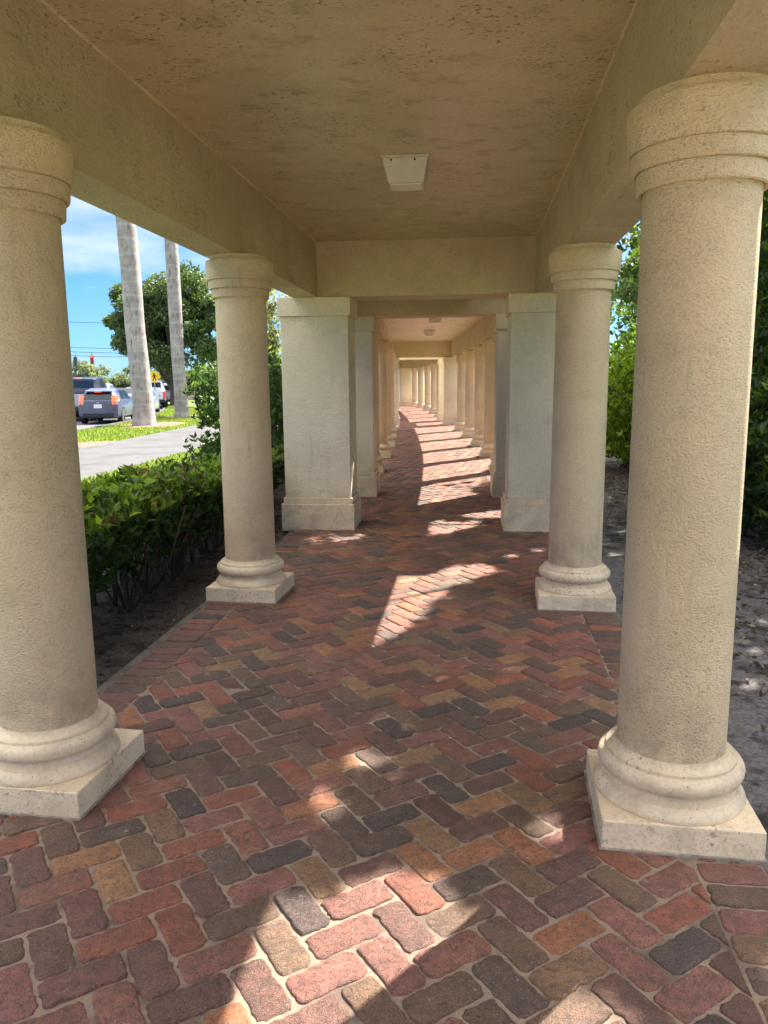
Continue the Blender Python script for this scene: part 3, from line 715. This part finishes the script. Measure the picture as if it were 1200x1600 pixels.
tree('pale_tree', 'sparse pale olive tree glimpsed between second left column and square pillar', -6.6, 40, 2.2, 8.5, 2.6, 2.6, 8000, .17, ((.12,.15,.06),(.22,.24,.10)), .16, 43, branch=16)
HZ = ((.10,.135,.09),(.17,.215,.13))  # paler leaf tint carries the distance haze, no haze volume
for i, (x, y, z1, rx, lab) in enumerate(((-45.5,108,3.0,3.6,'leftmost low hazy tree on the horizon above the dark pickup'), (-40,105,3.9,4.4,'hazy rounded tree on the horizon above the hatchback'), (-35.2,112,3.5,4.6,'hazy tree on the horizon just left of the big oak'),
        (-27.5,100,3.2,4.0,'hazy tree on the horizon right behind the first palm trunk'), (-21,98,3.6,4.4,'hazy bright tree on the horizon below the oak limbs'), (-15,96,3.4,4.0,'hazy tree on the horizon behind the second palm trunk'), (-52,104,4.4,4.6,'hazy tree on the horizon farthest left'))):
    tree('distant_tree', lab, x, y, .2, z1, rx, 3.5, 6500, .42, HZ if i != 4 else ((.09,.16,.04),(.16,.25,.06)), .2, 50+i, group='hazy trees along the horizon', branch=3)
tree('roadside_tree', 'green tree partly hidden by the near left column', -27.6, 62, 2.0, 6.6, 2.2, 2.2, 6000, .25, OAK, .2, 60)
for i, (x, y, lab) in enumerate(((11, 19, 'tall garden tree far on the right beyond the shrubs'), (13, 33, 'second tall garden tree far on the right'), (8.6, 15.5, 'dense tree closing the view between the two right columns'), (9.0, 9.0, 'dense tree behind the shrubs at the right edge'), (3, 66, 'tall tree beyond the far end of the walkway'), (-5, 70, 'tall tree beyond the far end of the walkway on the lawn side'))):
    tree('garden_tree', lab, x, y, 2.0, 8.5, 3.6, 3.6, 9000, .3, ((.05,.09,.025),(.11,.18,.045)), .25, 70+i)

# royal palms
def palm_bark():
    a = Mat('royal_palm_bark', .8, .2); v = a.vec((1,1,1)); rg = a.n('ShaderNodeTexWave'); rg.wave_type = 'BANDS'; rg.bands_direction = 'Z'; rg.inputs['Scale'].default_value = .62; rg.inputs['Distortion'].default_value = 5; rg.inputs['Detail'].default_value = 4; a.l(v, rg.inputs[0])
    n1 = a.noise(v, 1.6, 6, .65); n2 = a.noise(a.vec((1.5,1.5,.35)), 7, 6, .7)
    c = a.mix(a.ramp(n1, .35, .7), (.25,.23,.21), (.42,.39,.355)); c = a.mix(a.ramp(n2, .50, .66), c, (.17,.14,.135)); c = a.mix(a.math('MULTIPLY', a.ramp(rg.outputs['Fac'], .85, 1), .28), c, (.5,.48,.45)); a.col(c)
    a.bump(n2, .4, .02); return a.m
M_PALM = palm_bark()
def palm(label, x, y, lean, prof, crown_z, seed):
    t = thing('royal_palm', label, 'palm tree', (x, y, -.06), group='royal palms between the walk and the road')
    m = MB(); pts = []; rr = []
    for z, rad in prof: pts.append((lean*z + .02*math.sin(z*1.3), .004*z*z*.2, z)); rr.append(rad)
    m.tube(pts, rr, 20); m.build('trunk', M_PALM, t, smooth=70)
    m = MB(); tx = lean*crown_z; m.tube([(tx,0,crown_z-.1),(tx,0,crown_z+1.3)], [prof[-1][1]*.9, .12], 14); m.build('crownshaft', plain('crownshaft_green', (.10,.18,.05), .5), t, smooth=70)
    C = []; D = []; S = []; r = np.random.default_rng(seed)
    m = MB()
    for k in range(15):
        a = 2*math.pi*k/15 + r.uniform(-.2,.2); L = r.uniform(2.6,3.3); droop = r.uniform(.35,1.0) if k % 3 else 1.5; prev = None; rp = []
        for i in range(15):
            f = i/14; rad = L*(f*(1-.18*droop*f)); z = crown_z+1.3 + L*(.55*f*(1.2-droop*.5) - 1.0*droop*f*f)
            q = np.array((tx+rad*math.cos(a), rad*math.sin(a), z)); rp.append(tuple(q))
            if prev is not None:
                for j in range(5):
                    w = prev+(q-prev)*j/5
                    for sg in (-1, 1):
                        dv = np.array((-math.sin(a)*sg+.35*math.cos(a), math.cos(a)*sg+.35*math.sin(a), -.5+r.normal()*.3)); C.append(w); D.append(dv); S.append(.62*(1-.5*abs(f-.5)))
            prev = q
        m.tube(rp, [.03]*8+[.012]*7, 4)
    m.build('frond_stalks', plain('frond_stalk', (.16,.19,.07), .6), t)
    leaves('fronds', np.array(C), np.array(D), np.array(S), tints(len(C), (.05,.09,.03), (.10,.15,.05)), M_FARLEAF, t, wid=.08, fold=.02, curl=.25)
palm('nearer thick grey palm trunk standing on the verge behind the hatchback', -9.15, 29.6, -.034, [(0,.46),(.25,.43),(.8,.385),(2,.37),(3.8,.36),(5.5,.36),(7.3,.345),(9.0,.33),(10.8,.29),(12.2,.24)], 12.2, 1)
palm('farther slimmer grey palm trunk left of the tall hedge', -9.42, 36.2, -.012, [(0,.36),(.3,.33),(1,.30),(3,.29),(5,.305),(7,.30),(9,.26),(11.2,.20)], 11.2, 2)

# grass blades near the walk and verge
def grass():
    n = 42000; y = rng.uniform(8.5, 27, n); y = 8.5 + (y-8.5)*rng.random(n)**.3
    xa = np.array([walk_n(v) for v in y]) + .02; xb = np.array([PT(v, -2.75)[0] for v in y]); u = rng.random(n); P = np.stack([xa+(xb-xa)*u, y, np.full(n, -.10)], 1)
    m = 34000; y2 = rng.uniform(13, 50, m); xa = np.array([road_n(v) for v in y2])+.02; xb = np.array([walk_f(v) for v in y2]) - .02; Q = np.stack([xa+(xb-xa)*rng.random(m), y2, np.full(m, -.10)], 1)
    kp = ((Q[:,0]+7.9)/.95)**2 + ((Q[:,1]-20.3)/1.3)**2 > 1+rng.normal(size=m)*.25; kp &= ((Q[:,0]+8.9)/1.2)**2 + ((Q[:,1]-30.0)/2.2)**2 > 1+rng.normal(size=m)*.2; kp &= ((Q[:,0]+9.6)/1.)**2 + ((Q[:,1]-37.5)/1.7)**2 > 1
    P = np.concatenate([P, Q[kp]]); D = rng.normal(size=P.shape)*.45; D[:,2] = 1
    o = leaves('grass', P, D, rng.uniform(.07,.13,len(P)), tints(len(P), (.10,.17,.025), (.20,.28,.045), (.25,.24,.10), .08), M_GRASS, None, wid=.30, fold=.05)
    tag(o, 'short bright green lawn grass beside the concrete walk', 'grass', kind='stuff')
grass()
# leaf litter, twigs
def litter(name, label, n, f, pal, s=(.02,.055)):
    P = np.array([f() for _ in range(n)]); D = rng.normal(size=P.shape); D[:,2] *= .22
    o = leaves(name, P, D, rng.uniform(*s, n), tints(n, *pal), M_FARLEAF, None, wid=.5, fold=.1); tag(o, label, 'leaf litter', kind='stuff')
litter('leaf_litter', 'dry brown leaves and debris scattered over the grey sand right of the walk', 9000, lambda: PT(random.uniform(1.5,15), random.triangular(1.42,4.2,2.6), -.018), ((.06,.045,.035),(.17,.12,.08),(.32,.25,.17),.12))
litter('leaf_litter', 'dark dry leaves and debris scattered on the soil under the low hedge', 3000, lambda: PT(random.uniform(2.2,10), random.uniform(-2.6,-1.45), -.018), ((.05,.035,.028),(.13,.085,.06),(.25,.18,.12),.06))
m = MB()
for i in range(90):
    y = random.uniform(1.8,12); t0 = random.uniform(1.5,3.2); a = random.uniform(0, 6.28); L = random.uniform(.08,.4); q = []
    for k in range(4): q.append(PT(y+L*k/3*math.sin(a+.25*k), t0+L*k/3*math.cos(a+.25*k), -.014+random.random()*.008))
    m.tube(q, random.uniform(.002,.005), 4)
for i in range(60):
    y = random.uniform(2.8,8); t0 = random.uniform(-2.2,-1.5); a = random.uniform(0, 6.28); L = random.uniform(.06,.3); q = []
    for k in range(4): q.append(PT(y+L*k/3*math.sin(a+.25*k), t0+L*k/3*math.cos(a+.25*k), -.014+random.random()*.008))
    m.tube(q, random.uniform(.002,.004), 4)
tag(m.build('fallen_twigs', M_TWIG), 'thin dark twigs and surface roots lying on the sand', 'twigs', kind='stuff')

# ---------------------------------------------------------------- vehicles
M_TYRE = plain('tyre_rubber', (.022,.022,.024), .85); M_RIM = plain('alloy', (.5,.5,.52), .35, .5, .7); M_GLASS = plain('tinted_glass', (.018,.026,.034), .08, .8)
M_BLK = plain('black_plastic', (.03,.03,.033), .6); M_TAIL = plain('tail_light_red', (.55,.02,.015), .3, .5, emit=((1,.06,.03), .12)); M_BRAKE = plain('brake_light_lit', (.75,.06,.03), .3, .5, emit=((1,.13,.05), .55))
M_PLATEW = plain('plate_white', (.75,.75,.75), .5); M_CHR = plain('chrome', (.6,.6,.6), .2, .5, .9)
def paintm(name, c): 
    a = Mat(name, .28, .5); a.col(c); a.b.inputs['Coat Weight'].default_value = .6; a.b.inputs['Coat Roughness'].default_value = .06; a.b.inputs['Metallic'].default_value = .25; return a.m
def wheel(par, x, y, r=.32, w=.2):
    sg = 1 if x > 0 else -1; wh = MB(); n = 28; prof = [(r-.09,-w/2),(r-.02,-w/2),(r,-w/2+.03),(r,w/2-.03),(r-.02,w/2),(r-.09,w/2)]
    vs = [(x+o_, y+rr*math.cos(2*math.pi*k/n), r+rr*math.sin(2*math.pi*k/n)) for rr, o_ in prof for k in range(n)]
    fs = [(i*n+k, i*n+(k+1)%n, (i+1)*n+(k+1)%n, (i+1)*n+k) for i in range(len(prof)-1) for k in range(n)]
    fs += [(5*n+k, 5*n+(k+1)%n, (k+1)%n, k) for k in range(n)]
    wh.add(vs, fs); t_ = wh.build('tyre', M_TYRE, par, smooth=40)
    rm = MB(); rr = r-.088; xo = x+sg*(w/2-.025)
    vs = [(xo+sg*.012,y,r)]; fs = []
    for k in range(10):
        a0, a1, a2, a3 = [2*math.pi*(k+q)/10 for q in (0,.16,.5,.66)]
        b = len(vs); q = lambda a, d, xx: (xx, y+d*math.cos(a), r+d*math.sin(a))
        vs += [q(a0-.12,.06,xo+sg*.01), q(a0+.22,.06,xo+sg*.01), q(a0+.2,rr,xo), q(a0-.1,rr,xo)]; fs.append((b,b+1,b+2,b+3))
    rm.add(vs, fs)
    rg = [(xo-sg*.01, y+d*math.cos(2*math.pi*k/n), r+d*math.sin(2*math.pi*k/n)) for d in (rr, rr-.025) for k in range(n)]; rm.add(rg, [(k,(k+1)%n,n+(k+1)%n,n+k) for k in range(n)])
    hb = [(xo+sg*.014, y+.075*math.cos(2*math.pi*k/n), r+.075*math.sin(2*math.pi*k/n)) for k in range(n)]; rm.add(hb, [tuple(range(n))])
    rm.build('rim', M_RIM, t_)
    t_.name = 'wheel'
    bk = MB(); bk.add([(xo-sg*.05, y+rr*math.cos(2*math.pi*k/n), r+rr*math.sin(2*math.pi*k/n)) for k in range(n)], [tuple(range(n))]); bk.build('brake_disc', M_BLK, t_)
def loft(par, st, mat, name='body'):
    """st rows: y, half width, z bottom, z belt, half roof width, z top"""
    m = MB(); vs = []; K_ = 14
    for (y, w, zb, zt, wr, zr) in st:
        half = [(0,zb),(w*.86,zb),(w*.985,zb+.10),(w,zb+(zt-zb)*.55),(w*.965,zt),(wr,zr-.045),(wr*.82,zr-.004),(0,zr)]
        ring = half + [(-x, z) for x, z in half[-2:0:-1]]
        vs += [(x, y, z) for x, z in ring]
    n = len(ring); fs = []
    for i in range(len(st)-1):
        for k in range(n): fs.append((i*n+k, i*n+(k+1)%n, (i+1)*n+(k+1)%n, (i+1)*n+k))
    fs.append(tuple(range(n))); fs.append(tuple((len(st)-1)*n+k for k in range(n)))
    m.add(vs, fs); return m.build(name, mat, par, smooth=32)
def sidewin(par, st, spans):
    for sg in (-1, 1):
        for (ya, yb, ia) in spans:
            q = []
            def at(y, f):
                for a, b in zip(st[:-1], st[1:]):
                    if a[0] <= y <= b[0]:
                        u = (y-a[0])/(b[0]-a[0]+1e-9); w, zt, wr, zr = [a[i]+(b[i]-a[i])*u for i in (1,3,4,5)]
                        x0, z0, x1, z1 = w*.965, zt, wr, zr-.045
                        return (sg*(x0+(x1-x0)*f+.006), y, z0+(z1-z0)*f)
            for y in (ya, (ya+yb)/2, yb): q.append(at(y, .10))
            for y in (yb-ia[1], (ya+yb)/2, ya+ia[0]): q.append(at(y, .90))
            m = MB(); m.add(q, [(0,1,4,5),(1,2,3,4)]); m.build('side_window', M_GLASS, par)
def add(par, name, mat, bxs, bevel=.012, smooth=None):
    m = MB()
    for b in bxs: m.box(*b)
    return m.build(name, mat, par, bevel=bevel)
def car(name, label, cat, loc, rz, paint, kind='hatch', lit=True, sc=1.0):
    t = thing(name, label, cat, loc, rz); t.scale = (sc, sc, sc)
    w = .85
    if kind == 'hatch':
        st = [(0.0,.70,.34,.86,.60,.93),(.05,.78,.26,.90,.62,1.00),(.26,.83,.22,.95,.55,1.26),(.50,.845,.20,.96,.56,1.40),(1.0,.855,.2,.95,.58,1.45),(1.9,.855,.2,.93,.58,1.43),(2.5,.855,.2,.92,.585,1.36),(3.05,.85,.2,.91,.60,1.02),(3.35,.84,.2,.87,.62,.955),(3.8,.78,.24,.76,.58,.84),(3.98,.66,.34,.6,.45,.68)]
        wy = (.68, 3.18); rear = [(-.60,.035,.965),(.60,.035,.965),(.50,.25,1.265),(-.50,.25,1.265)]; lz = (.80,1.16); r = .31; span = [(.62,1.45,(.15,.02)),(1.5,2.35,(.02,.12))]
    elif kind == 'sedan':
        st = [(0,.72,.34,.86,.60,.93),(.06,.80,.26,.95,.66,1.02),(.5,.86,.2,.98,.66,1.07),(.75,.87,.2,.97,.62,1.12),(1.25,.88,.2,.96,.58,1.40),(1.8,.88,.2,.95,.60,1.45),(2.6,.88,.2,.93,.60,1.42),(3.0,.88,.2,.92,.58,1.28),(3.5,.87,.2,.91,.62,.99),(4.1,.84,.2,.85,.6,.92),(4.55,.70,.3,.66,.5,.74)]
        wy = (.9, 3.6); rear = [(-.58,.72,1.10),(.58,.72,1.10),(.53,1.22,1.385),(-.53,1.22,1.385)]; lz = (.78,.96); r = .32; span = [(1.1,1.9,(.22,.02)),(1.95,2.95,(.02,.25))]
    else:
        st = [(0,.74,.40,.95,.62,1.02),(.05,.84,.3,1.02,.66,1.10),(.28,.89,.25,1.06,.62,1.50),(.5,.90,.24,1.06,.64,1.62),(1.4,.91,.24,1.05,.66,1.66),(2.3,.91,.24,1.04,.65,1.63),(2.8,.91,.24,1.03,.62,1.45),(3.3,.90,.24,1.02,.64,1.16),(4.0,.87,.26,.97,.62,1.05),(4.4,.74,.36,.78,.5,.86)]
        wy = (.85, 3.45); rear = [(-.60,.065,1.13),(.60,.065,1.13),(.56,.255,1.47),(-.56,.255,1.47)]; lz = (.95,1.25); r = .36; span = [(.55,1.45,(.12,.02)),(1.5,2.65,(.02,.22))]
    loft(t, st, paint)
    sidewin(t, st, span)
    m = MB(); m.add([(x, y-.012, z+.006) for x, y, z in rear], [(0,1,2,3)]); m.build('rear_window', M_GLASS, t)
    wmax = max(s[1] for s in st)
    for sg in (-1, 1):
        x0, x1 = sg*(.56), sg*(wmax*.94); y0 = -.02 if kind != 'hatch' else -.02
        m = MB(); a, b = lz
        m.add([(x0*1.02,y0+.00,a),(x1*.93,y0+.035,a),(x1,y0+.28,a+.05),(x1*.965,y0+.30,b),(x1*.86,y0+.10,b),(x0*.98,y0+.035,b-.04),
               (x0*1.02,y0+.16,a),(x0*.98,y0+.2,b-.04)], [(0,1,4,5),(1,2,3,4),(0,5,7,6),(3,2,6,7),(5,4,3,7),(0,6,2,1)])
        m.build('tail_light', M_BRAKE if lit else M_TAIL, t)
        for y in wy: wheel(t, sg*(wmax-.115), y, r)
        m = MB(); yw = wy[1]-.62; m.box(*sorted((sg*(wmax+.02), sg*(wmax+.17))), yw, yw+.10, .93, 1.05); m.build('mirror', paint, t, bevel=.03)
        ar = MB()    # dark wheel arches
        for y in wy:
            ar = MB(); n = 16; vs = [(sg*(wmax+.001), y+(r+.055)*math.cos(math.pi*k/n), r+(r+.055)*math.sin(math.pi*k/n)) for k in range(n+1)]+[(sg*(wmax+.001), y+(r+.01)*math.cos(math.pi*k/n), r+(r+.01)*math.sin(math.pi*k/n)) for k in range(n+1)]
            ar.add(vs, [(k,k+1,n+2+k,n+1+k) for k in range(n)]); ar.build('wheel_arch', M_BLK, t)
    add(t, 'bumper', M_BLK, [(-.60,.60,-.035,.08,.27,.43)], .02)
    pz = .72 if kind == 'hatch' else .80
    add(t, 'licence_plate', M_PLATEW, [(-.155,.155,-.03,.0,pz-.075,pz+.075)], .004)
    add(t, 'badge', M_CHR, [(-.05,.05,-.012,.03,pz+.115,pz+.15)], .004)
    if kind == 'hatch':
        m = MB(); m.add([(-.54,.28,1.33),(.54,.28,1.33),(.50,.14,1.325),(-.50,.14,1.325),(-.54,.42,1.375),(.54,.42,1.375),(.50,.145,1.295),(-.50,.145,1.295)], [(0,1,5,4),(3,2,1,0),(3,7,6,2),(7,4,5,6),(0,4,7,3),(1,2,6,5)]); m.build('spoiler', paint, t)
    if lit: add(t, 'high_brake_light', M_BRAKE, [(-.13,.13,(.12 if kind == 'hatch' else .045 if kind != 'sedan' else 1.10),(.145 if kind == 'hatch' else .07 if kind != 'sedan' else 1.14),(1.285 if kind == 'hatch' else 1.375 if kind == 'sedan' else 1.53),(1.31 if kind == 'hatch' else 1.40 if kind == 'sedan' else 1.56))], 0)
    return t
def pickup(name, label, loc, rz, paint, tail, lower, sc=1.0):
    t = thing(name, label, 'pickup truck', loc, rz); t.scale = (sc,)*3; w = .96
    st = [(2.0,w,.5,1.12,.74,1.17),(2.06,w,.45,1.12,.74,1.3),(2.15,w,.42,1.13,.70,1.78),(2.6,w,.42,1.12,.73,1.87),(3.4,w,.42,1.11,.73,1.86),(3.8,w,.42,1.10,.69,1.72),(4.35,w*.99,.42,1.09,.74,1.24),(5.2,w*.96,.42,1.05,.7,1.15),(5.55,w*.85,.5,.9,.6,.98)]
    loft(t, st, paint, 'cab')
    m = MB()
    for sg in (-1, 1): m.box(*sorted((sg*(w-.09), sg*(w-.005))), .055, 2.06, .52, 1.14)
    m.box(-.86,.86,.06,2.0,.52,.62); m.build('bed', paint, t, bevel=.02)
    add(t, 'tailgate', tail, [(-.80,.80,0,.06,.62,1.13)], .02)
    add(t, 'bumper', lower, [(-.92,.92,-.14,.05,.42,.60)], .03)
    add(t, 'underbody', M_BLK, [(-.7,.7,.2,5.1,.32,.50)], 0)
    for sg in (-1, 1):
        add(t, 'tail_light', M_TAIL, [(*sorted((sg*.81, sg*.955)), -.012,.10,.70,1.10)], .012)
        for y in (.95, 4.5): wheel(t, sg*(w-.13), y, .39, .26)
        m = MB(); m.box(*sorted((sg*(w+.02), sg*(w+.24))), 3.75, 3.87, 1.16, 1.38); m.build('mirror', lower, t, bevel=.03)
    sidewin(t, st, [(2.3,3.0,(.04,.02)),(3.05,4.05,(.02,.35))])
    m = MB(); m.add([(-.66,2.052,1.24),(.66,2.052,1.24),(.62,2.128,1.70),(-.62,2.128,1.70)], [(0,1,2,3)]); m.build('rear_window', M_GLASS, t)
    add(t, 'high_brake_light', M_BRAKE, [(-.12,.12,2.13,2.16,1.795,1.83)], 0)
    add(t, 'licence_plate', M_PLATEW, [(-.155,.155,-.16,-.13,.45,.57)], .004)
    add(t, 'badge', M_BLK, [(-.50,-.20,-.012,.02,.84,.95)], .004)
    return t
ZR = -.088
car('parked_car', 'small blue grey hatchback with lit tail lights waiting on the near lane', 'car', (-11.55, 31.4, ZR), R(6), paintm('paint_blue_grey', (.095,.105,.17)), 'hatch')
pickup('pickup_truck', 'dark pickup truck with silver tailgate beside the column at the left edge', (-13.85, 33.9, ZR), R(6), paintm('paint_black_blue', (.03,.04,.06)), paintm('tailgate_silver', (.38,.42,.48)), M_BLK, 1.04)
car('parked_car', 'silver sedan ahead of the hatchback, half hidden by the nearer palm trunk', 'car', (-12.55, 39.0, ZR), R(10), paintm('paint_silver_blue', (.30,.34,.42)), 'sedan')
pickup('pickup_truck', 'white pickup truck seen between the two palm trunks', (-15.05, 50.2, ZR), R(14), paintm('paint_white', (.72,.73,.76)), paintm('tailgate_white', (.70,.72,.76)), M_BLK)
car('parked_car', 'white car with dark rear window just above the hatchback roof', 'car', (-17.4, 47.2, ZR), R(11), paintm('paint_white', (.62,.64,.68)), 'suv')
car('parked_car', 'dark sport utility car in the far queue', 'car', (-23.0, 61.5, ZR), R(18), paintm('paint_dark', (.025,.03,.035)), 'suv', sc=1.1)
car('parked_car', 'small red car seen over the dark pickup', 'car', (-22.3, 55.0, ZR), R(15), paintm('paint_red', (.42,.03,.03)), 'hatch', lit=False)
car('parked_car', 'dull red car ahead of the white pickup', 'car', (-18.6, 62.5, ZR), R(18), paintm('paint_maroon', (.30,.06,.06)), 'suv')
car('parked_car', 'pale car just right of the white pickup, partly behind the farther palm', 'car', (-15.9, 58.6, ZR), R(17), paintm('paint_pale', (.62,.55,.55)), 'suv')

# ---------------------------------------------------------------- street furniture
M_POLE = plain('galvanised', (.30,.31,.32), .5, .4, .5); M_YEL = plain('sign_yellow', (.80,.50,.02), .5); M_SIGB = plain('sign_black', (.02,.02,.02), .6)
t = thing('warning_sign', 'yellow diamond pedestrian warning sign on a post left of the farther palm', 'sign', (-15.0, 51.2, 0), R(14))
m = MB(); m.lathe([(.03,-.1),(.03,2.45)], 10); m.build('post', M_POLE, t)
s_ = .42; m = MB(); m.add([(0,-.05,1.98-s_),(s_,-.05,1.98),(0,-.05,1.98+s_),(-s_,-.05,1.98),(0,-.035,1.98-s_),(s_,-.035,1.98),(0,-.035,1.98+s_),(-s_,-.035,1.98)], [(0,1,2,3),(7,6,5,4),(0,4,5,1),(1,5,6,2),(2,6,7,3),(3,7,4,0)]); m.build('panel', M_YEL, t)
m = MB(); n = 12
m.add([(.045*math.cos(2*math.pi*k/n), -.054, 2.19+.045*math.sin(2*math.pi*k/n)) for k in range(n)], [tuple(range(n))])
for poly in ([(-.06,2.13),(.05,2.13),(.05,1.94),(-.04,1.94)], [(.05,1.95),(.13,1.73),(.08,1.71),(-.01,1.93)], [(-.04,1.95),(-.12,1.72),(-.07,1.71),(.01,1.93)], [(.05,2.12),(.15,1.99),(.12,1.96),(.03,2.06)], [(-.06,2.12),(-.14,1.98),(-.11,1.96),(-.03,2.06)]):
    m.add([(x, -.054, z) for x, z in poly], [(0,1,2,3)])
m.build('symbol', M_SIGB, t)
M_WIRE = plain('cable_black', (.03,.03,.035), .6)
YW = 96
def polez(px, py, Y):  # height of a sight line at distance Y, used only to size the masts and cables
    h_ = fw*1200 + rt2*(px-600) - up2*(py-800); q = Y/h_.y; return h_.x*q, EYE + h_.z*q
t = thing('utility_pole', 'tall utility pole standing behind the near left column', 'pole', (-47, YW, 0), group='poles carrying the street cables')
m = MB(); m.lathe([(.18,-.2),(.12,10.8)], 12); m.build('mast', plain('grey_wood', (.20,.17,.15), .8), t); add(t, 'cross_arm', M_POLE, [(-.9,.9,-.06,.06,9.9,10.05)], 0)
t2 = copy_tree(t); t2['label'] = 'tall utility pole hidden behind the large oak'; t2.location = (-14, YW+2, 0)
for k, (py, lab) in enumerate(((500,'highest overhead cable crossing the sky'), (540,'second overhead cable crossing the sky'), (547,'third overhead cable crossing the sky'), (553,'lowest overhead cable, carrying the traffic signals'))):
    z = polez(150, py, YW)[1]; q = []
    for i in range(25):
        f = i/24; q.append((-47+33*f, YW+2*f+.1*k, z + .9*((2*f-1)**2) - .35))
    m = MB(); m.tube(q, .028, 5); tag(m.build('overhead_cable', M_WIRE), lab, 'cable', 'cables over the road')
M_SIG = plain('signal_housing', (.05,.06,.06), .5)
def signal(label, px, py, red):
    x, z = polez(px, py, YW-.5); t = thing('traffic_signal', label, 'traffic light', (x, YW-.3, z-.62))
    add(t, 'housing', M_SIG if not red else plain('signal_red_side', (.30,.03,.03), .6), [(-.2,.2,-.15,.15,0,1.05)], .04)
    for k in range(3):
        m = MB(); n = 14; m.add([(.11*math.cos(2*math.pi*j/n), -.165, .88-.32*k+.11*math.sin(2*math.pi*j/n)) for j in range(n)], [tuple(range(n))]); m.build('lamp', M_BRAKE if (red and k == 0) else M_SIG, t)
    m = MB(); m.tube([(0,0,1.03),(0,0,1.45)], .03, 6); m.build('hanger', M_WIRE, t)
signal('dark traffic signal hanging from the lowest cable, the left one', 117, 563, False)
signal('red traffic signal hanging from the lowest cable, the right one', 143, 561, True)
m = MB(); m.box(-30,-9,77,77.3,-.1,1.15); o = m.build('garden_wall', plain('pink_wall', (.45,.33,.27), .8, noise=.15), None); tag(o, 'low pinkish wall on the far side of the road behind the cars', 'wall')
